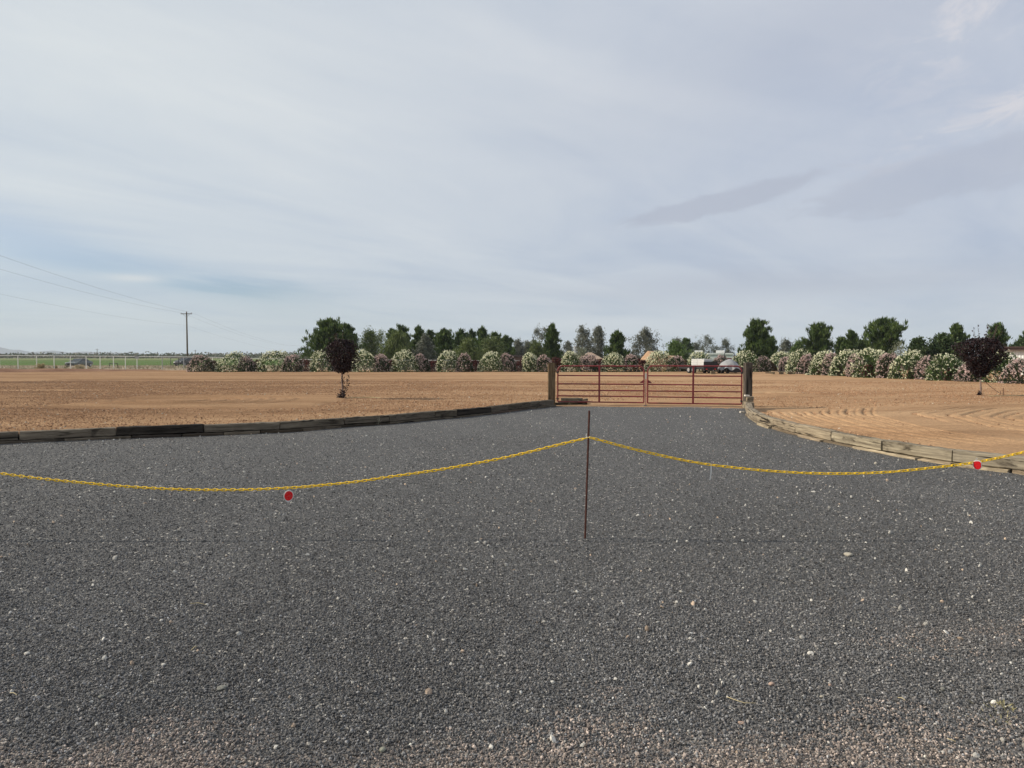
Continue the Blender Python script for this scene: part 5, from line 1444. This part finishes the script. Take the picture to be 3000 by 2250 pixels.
# trailer under a grey tarp
q = at(2139, 1094, 62.5); tz = fz(q)
cv = empty('covered_trailer', (q.x, 62.5, tz), 0, 'dark trailer under a draped grey tarp near the right gate post', 'trailer')
MB().box((.42, .3, .33), (1.18, 1.6, .44)).build('box_body', MAT['black'], cv, bevel=.02)
MB().box((-.42, .3, .48), (.7, 1.7, .10)).build('bed', MAT['black'], cv)
for xq, yq in ((-.68, .0), (-.22, .0), (-.68, 1.0)):
    ty = MB().lathe([(.18, -.10), (.30, -.10), (.33, -.05), (.33, .05), (.30, .10), (.18, .10)], 18, (0, 0, 0), 'X').build('wheel', MAT['rubber'], cv, True)
    ty.location = (xq, yq, .33)
    MB().lathe([(.02, -.105), (.17, -.10), (.19, 0), (.17, .10), (.02, .105)], 14, (0, 0, 0), 'X').build('rim', MAT['rim'], ty, True)
n = 48; u, v = np.meshgrid(np.linspace(-1, 1, n), np.linspace(-1, 1, n), indexing='ij')
rr_ = np.maximum(np.abs(u), np.abs(v)); ang = np.arctan2(v, u)
fold = np.sin(ang * 9 + 1.3) * .05 + np.sin(ang * 17) * .025
hz = 1.22 * (1 - .5 * np.clip(np.hypot(u * .95, v), 0, 1) ** 2.2) + .05 * np.sin(u * 5 + 1) * (1 - rr_)
drop = np.clip((rr_ - .80) / .20, 0, 1)
Z = hz - drop * (.22 + .10 * np.sin(u * 6.0 + 2)) + fold * drop * .5
X = u * .88 * (1 + fold * drop * .6); Y = .35 + v * 1.0 * (1 + fold * drop)
i = np.arange(n * n).reshape(n, n)
tarp_m = paint('grey_tarp', (.30, .305, .31), .6, dirt=.2, scale=2)
link('tarp', arr_mesh('tarp', np.stack([X, Y, Z], -1).reshape(-1, 3), np.stack([i[:-1, :-1], i[1:, :-1], i[1:, 1:], i[:-1, 1:]], -1).reshape(-1, 4), True), tarp_m, cv)
# tractor with a roll bar between trailer and hedge
q = at(2136, 1094, 65.2); tz = .15
tr_ = empty('tractor', (q.x, 65.2, tz), 0, 'small red tractor with a black roll bar, mostly hidden behind the grey tarp', 'tractor')
zt_ = at(1500, 1032.5, 65.2).z - tz
MB().tube([(-.46, 0, .5), (-.46, 0, zt_ - .16), (-.40, 0, zt_ - .05), (-.28, 0, zt_), (.28, 0, zt_), (.40, 0, zt_ - .05), (.46, 0, zt_ - .16), (.46, 0, .5)], .035, 8).build('roll_bar', MAT['black'], tr_, True)
MB().box((0, .1, .62), (.8, .5, .5)).box((0, 1.3, .75), (.55, 1.5, .55)).build('body', MAT['red_paint'], tr_, bevel=.05)
MB().box((-.02, -.12, 1.12), (.44, .10, .5)).box((-.02, .1, .9), (.44, .42, .10)).build('seat', MAT['red_paint'], tr_, bevel=.04)
for sx in (-.62, .62):
    ty = MB().lathe([(.25, -.14), (.48, -.14), (.52, -.08), (.52, .08), (.48, .14), (.25, .14)], 20, (0, 0, 0), 'X').build('wheel', MAT['rubber'], tr_, True)
    ty.location = (sx, .1, .52)
# wooden pallet platform by the right hedge
q = gnd(2289, 1096, .16); tz = fz(q)
pl = empty('pallet', (q.x, q.y, tz), R(-8), 'weathered wooden pallet lying by the right hedge near the gate post', 'pallet')
w = 60 * q.y / FOC
dk_ = MB()
for i in range(6): dk_.box((0, -.55 + i * .22, .20), (w, .17, .03))
o = dk_.build('deck', MAT['timber'], pl); o.color = (1.2, 1.12, .95, 1)
for xq in (-w * .42, 0, w * .42):
    o = MB().box((xq, 0, .10), (.10, 1.25, .16)).build('runner', MAT['timber'], pl); o.color = (.6, .55, .45, 1)
p_ = gnd(2262, 1093, .16); timber((p_.x - .6, p_.y, 0), (p_.x + .3, p_.y + .1, 0), fz(p_), fz(p_) + .10, 0, (1.0, .9, .75), 630, 'short board on the dirt left of the wooden pallet', 'board', 'loose timbers by the gate', thick=.10)

# ------------------------------------------------------------------ loose gravel stones (real geometry, uncountable)
def scatter(name, P, scl, tint, material, subdiv, label, cat, bump=.35):
    n = len(P); r = np.random.default_rng(len(P))
    me = bpy.data.meshes.new(name)
    me.vertices.add(n); me.vertices.foreach_set('co', np.asarray(P, np.float32).ravel())
    a = me.attributes.new('rot', 'FLOAT_VECTOR', 'POINT'); a.data.foreach_set('vector', r.uniform(0, 6.283, (n, 3)).astype(np.float32).ravel())
    a = me.attributes.new('scl', 'FLOAT_VECTOR', 'POINT'); a.data.foreach_set('vector', np.asarray(scl, np.float32).ravel())
    a = me.attributes.new('tint', 'FLOAT_COLOR', 'POINT'); c4 = np.ones((n, 4), np.float32); c4[:, :3] = tint; a.data.foreach_set('color', c4.ravel())
    o = link(name, me, material)
    g = bpy.data.node_groups.new(name, 'GeometryNodeTree')
    g.interface.new_socket('Geometry', in_out='INPUT', socket_type='NodeSocketGeometry')
    g.interface.new_socket('Geometry', in_out='OUTPUT', socket_type='NodeSocketGeometry')
    N = g.nodes; K = g.links
    gi, go = N.new('NodeGroupInput'), N.new('NodeGroupOutput')
    ico = N.new('GeometryNodeMeshIcoSphere'); ico.inputs['Radius'].default_value = .5; ico.inputs['Subdivisions'].default_value = subdiv
    sp_ = N.new('GeometryNodeSetPosition'); nz = N.new('ShaderNodeTexNoise'); nz.inputs['Scale'].default_value = 2.3; nz.inputs['Detail'].default_value = 2
    sb = N.new('ShaderNodeVectorMath'); sb.operation = 'SUBTRACT'; sb.inputs[1].default_value = (.5, .5, .5)
    sc = N.new('ShaderNodeVectorMath'); sc.operation = 'SCALE'; sc.inputs['Scale'].default_value = bump * 2
    K.new(nz.outputs['Color'], sb.inputs[0]); K.new(sb.outputs[0], sc.inputs[0]); K.new(sc.outputs[0], sp_.inputs['Offset'])
    K.new(ico.outputs[0], sp_.inputs['Geometry'])
    sm = N.new('GeometryNodeSetMaterial'); sm.inputs['Material'].default_value = material
    K.new(sp_.outputs[0], sm.inputs['Geometry'])
    ip = N.new('GeometryNodeInstanceOnPoints')
    ar = N.new('GeometryNodeInputNamedAttribute'); ar.data_type = 'FLOAT_VECTOR'; ar.inputs['Name'].default_value = 'rot'
    asx = N.new('GeometryNodeInputNamedAttribute'); asx.data_type = 'FLOAT_VECTOR'; asx.inputs['Name'].default_value = 'scl'
    K.new(gi.outputs[0], ip.inputs['Points']); K.new(sm.outputs[0], ip.inputs['Instance'])
    K.new(ar.outputs[0], ip.inputs['Rotation']); K.new(asx.outputs[0], ip.inputs['Scale'])
    K.new(ip.outputs[0], go.inputs[0])
    md = o.modifiers.new('stones', 'NODES'); md.node_group = g
    tag(o, label, cat, None, 'stuff')
    return o
r = np.random.default_rng(21)
def in_drive(X, Y, m=.10):
    return (X > xl(Y) + m) & (X < xr(Y) - m)
def dust_np(X, Y):
    n_ = fbm(X, Y * 1.6, 1.6, 4)
    e_ = np.clip((3.22 - (Y + n_ * .8)) / .6, 0, 1)
    r1 = np.hypot(X - 2.95, (Y - 4.2) * 2.2) + n_ * 1.2
    return np.maximum(e_, .30 * np.clip((.8 - r1) / .6, 0, 1))
def drive_points(y0, y1, dens, r):
    wmax = 0.80
    area = (y1 - y0) * (y1 + y0) * wmax
    n = int(area * dens)
    Y = np.sqrt(r.uniform(y0 ** 2, y1 ** 2, n)); X = r.uniform(-wmax, wmax, n) * Y
    k = in_drive(X, Y)
    return X[k], Y[k]
ya = np.linspace(2.5, 17, 400); dn = np.where(ya < 3.6, 9500 * 1.25, 9500 * 1.25 * (3.6 / ya) ** 2.55) * np.clip((17 - ya) / 3, 0, 1)
cum = np.cumsum(1.84 * ya * dn) * (ya[1] - ya[0])
sy = np.interp(r.uniform(0, cum[-1], int(cum[-1])), cum, ya); sx = r.uniform(-.92, .92, len(sy)) * sy
k = in_drive(sx, sy); sx, sy = sx[k], sy[k]
n = len(sx)
size = np.clip(r.lognormal(math.log(.0093), .28, n), .0055, .020) * (1 + .03 * np.clip(sy - 4, 0, 10))
scl = size[:, None] * r.uniform(.7, 1.25, (n, 3)) * np.array([1.15, 1, .75])
zz = zg(sx, sy) + size * r.uniform(-.15, .45, n)
dust = dust_np(sx, sy)
tint = np.array([.112, .112, .1125])[None] * np.exp(r.normal(0, .46, (n, 1)))
tint *= (1 + .32 * fbm(sx * .9, sy * .32, 1.0, 4))[:, None]
k = r.random(n) < .30; tint[k] *= np.array([1.06, 1.0, .95])
k = r.random(n) < .020; tint[k] = np.array([.40, .38, .34]) * r.uniform(.5, 1.25, (k.sum(), 1))
k = r.random(n) < dust * .70; tint[k] = np.array([.27, .225, .195]) * np.exp(r.normal(0, .42, (k.sum(), 1)))
scatter('gravel_stones', np.stack([sx, sy, zz], 1), scl, np.clip(tint, .01, .7), MAT['stone_i'], 1, 'small dark grey stones covering the driveway', 'gravel')
# pale stones over the whole driveway
Xp, Yp = [], []
for (a, b, dn) in ((2.6, 5, 20), (5, 9, 14), (9, 15, 10), (15, 24.6, 7)):
    X, Y = drive_points(a, b, dn, r); Xp.append(X); Yp.append(Y)
Xp, Yp = np.concatenate(Xp), np.concatenate(Yp); n = len(Xp)
size = np.clip(r.lognormal(math.log(.016), .36, n), .008, .036)
scl = size[:, None] * r.uniform(.6, 1.4, (n, 3)) * np.array([1.1, 1, .6])
tint = np.array([.55, .53, .48])[None] * r.uniform(.45, 1.2, (n, 1)); k = r.random(n) < .15; tint[k] *= np.array([1, .8, .66])
scatter('pale_stones', np.stack([Xp, Yp, zg(Xp, Yp) + size * .22], 1), scl, np.clip(tint, .05, .75), MAT['stone_i'], 2, 'scattered pale pebbles among the dark gravel', 'gravel')
# clods on the dragged dirt
n = 430000
Y = np.sqrt(r.uniform(9.5 ** 2, 44 ** 2, n)); X = r.uniform(-.80, .80, n) * Y
k = ~in_drive(X, Y, -.28) | (Y > 26); k &= (Y < 64)
k &= d_gate(X, Y) > .9
dens = .55 + 1.3 * vnoise(X, Y * 2.4, .28) + np.where(X < 0, .18, -.05)
k &= r.random(n) < dens
X, Y = X[k], Y[k]; n = len(X)
size = np.clip(r.lognormal(math.log(.019), .42, n), .008, .06)
scl = size[:, None] * r.uniform(.7, 1.4, (n, 3)) * np.array([1.1, 1, .8])
tint = np.array([.33, .20, .118])[None] * np.exp(r.normal(0, .20, (n, 1)))
k = r.random(n) < .03; tint[k] = np.array([.55, .48, .38]) * r.uniform(.7, 1.1, (k.sum(), 1))
scatter('dirt_clods', np.stack([X, Y, zf(X, Y) + size * .12], 1), scl, np.clip(tint, .02, .7), MAT['clod_i'], 1, 'small clods lying on the dragged dirt', 'soil')

# individual larger stones and bits of straw on the gravel
def stone(px, py, wpx, hpx, col, label, seed, rz=None):
    rs = np.random.default_rng(seed); p_ = gnd(px, py); s_ = p_.y / FOC
    import bmesh
    bm = bmesh.new(); bmesh.ops.create_icosphere(bm, subdivisions=3, radius=.5)
    ax = [unit(rs.normal(0, 1, 3)) for _ in range(7)]; am = rs.uniform(.30, .46, 7)
    for v_ in bm.verts:
        co = np.array(v_.co)
        for a_, m__ in zip(ax, am):
            dd_ = co @ a_
            if dd_ > m__: co = co - a_ * (dd_ - m__) * .85
        v_.co = co + rs.normal(0, .006, 3)
    for f_ in bm.faces: f_.smooth = True
    me = bpy.data.meshes.new('loose_stone'); bm.to_mesh(me); bm.free()
    o = link('loose_stone', me, MAT['loose_stone'])
    w, h = wpx * s_, hpx * s_
    o.scale = (w, w * .75, h * .95); o.rotation_euler = (0, 0, rz if rz is not None else rs.uniform(-.5, .5))
    o.location = (p_.x, p_.y, float(zg(p_.x, p_.y)) + h * .30); o.color = (*col, 1)
    tag(o, label, 'stone', 'larger stones lying on the gravel')
TAN, PNK, GRY, WHT = (.46, .42, .34), (.50, .36, .28), (.24, .24, .21), (.62, .60, .54)
for i, (px, py, w, h, c_, lab, rz) in enumerate([
    (2485, 1628, 28, 13, TAN, 'flat tan stone right of the rusty rod, two strides nearer than the chain', .1),
    (2355, 1640, 13, 9, GRY, 'small grey stone left of the flat tan stone', None),
    (651, 2018, 32, 15, GRY, 'long smooth grey pebble on the gravel at lower left', .45),
    (297, 2042, 20, 11, GRY, 'rounded grey pebble left of the long smooth grey pebble', None),
    (79, 1913, 18, 9, WHT, 'whitish flat pebble near the left edge, lower half', .1),
    (2261, 2009, 20, 12, PNK, 'pink-orange chip of stone on the gravel at lower right', .1),
    (2432, 2012, 12, 9, PNK, 'small pinkish stone right of the pink-orange chip', None),
    (2172, 2122, 20, 11, PNK, 'brownish-pink stone nearest the bottom edge at right', None),
    (2407, 2046, 16, 9, TAN, 'pale tan chip below the small pinkish stone', .2),
    (2762, 2025, 14, 13, GRY, 'upright grey stone with a dark shadow at lower right', None),
    (2449, 1891, 11, 9, WHT, 'pale stone above the small pinkish stone', None),
    (2672, 1908, 18, 8, GRY, 'smooth grey pebble at the edge of the dusty patch', .1),
    (2022, 1876, 13, 9, WHT, 'cream stone right of centre in the lower gravel', None),
    (1545, 2083, 14, 8, TAN, 'tan chip near the bottom centre of the gravel', None),
    (2566, 1362, 9, 9, TAN, 'square pale stone on the gravel just below the right timber edging', None),
    (1660, 1587, 10, 7, WHT, 'white pebble right by the foot of the rusty rod', None),
    (1400, 1592, 11, 7, WHT, 'white pebble left of the foot of the rusty rod', None),
    (1121, 2198, 20, 20, (.34, .34, .27), 'grey-green broken shard sticking up at the bottom edge', .3),
    (480, 1947, 16, 10, WHT, 'pale pinkish stone in the lower left gravel', None),
    (437, 1376, 9, 7, WHT, 'cream pebble on the gravel above the left chain', None)]):
    stone(px, py, w, h, c_, lab, 700 + i, rz)
def twig(pts, rad, label):
    P = [gnd(a, b) for a, b in pts]
    P = [Vector((q.x, q.y, float(zg(q.x, q.y)) + .012 + .004 * (i % 2))) for i, q in enumerate(P)]
    tag(MB().tube(P, [rad] * (len(P) - 1) + [rad * .4], 5).build('dry_straw', MAT['straw'], None, True), label, 'straw', 'bits of dry straw on the gravel')
twig([(2130, 2050), (2150, 2060), (2180, 2068), (2215, 2071)], .0018, 'long curved straw on the gravel right of centre near the bottom')
twig([(2630, 2054), (2642, 2057), (2653, 2062)], .0022, 'short pale straw in the lower right gravel')
twig([(2775, 2176), (2788, 2182), (2800, 2185)], .0018, 'thin bent straw near the bottom right corner')
twig([(560, 1908), (570, 1770 + 130), (578, 1896)], .0022, 'short straw sliver at lower left')
twig([(30, 2034), (40, 2036), (50, 2041)], .002, 'straw piece near the lower left edge')
twig([(556, 1772), (580, 1771), (604, 1775)], .0018, 'straight straw on the gravel left of centre')
# tuft of dry grass at the right
def tuft(px, py, n, h, sp_, label, col, seed):
    r = np.random.default_rng(seed); p_ = gnd(px, py); p_.z = float(zg(p_.x, p_.y))
    root = empty('dry_weed', p_, 0, label, 'weed', 'small dry weeds on the gravel')
    C = np.stack([r.normal(0, sp_, n), r.normal(0, sp_, n), np.abs(r.normal(h * .5, h * .25, n))], 1)
    L, Wd = leaf_set(r, C, np.stack([C[:, 0] / sp_ * .5, C[:, 1] / sp_ * .5, np.ones(n)], 1), h, .004, .35)
    leaves('blades', C, L, Wd, tints(r, n, col, .2), MAT['leaf'], root)
tuft(2940, 2082, 46, .035, .045, 'small tuft of yellow straw on the gravel at the right edge', (.45, .40, .20), 1)
tuft(2925, 2118, 30, .025, .05, 'lower tuft of dry grass just below the yellow straw tuft', (.34, .31, .17), 2)
tuft(1155, 1241, 60, .16, .06, 'dry weed with fine stems growing against the left edging', (.36, .32, .22), 3)
tuft(1110, 1246, 24, .17, .025, 'thin single dry weed left of the fuller weed by the edging', (.42, .38, .28), 4)
tuft(1668, 1190, 24, .12, .03, 'dry weed by the long dark timber under the gate', (.36, .30, .2), 5)

if HAZE: make_haze()
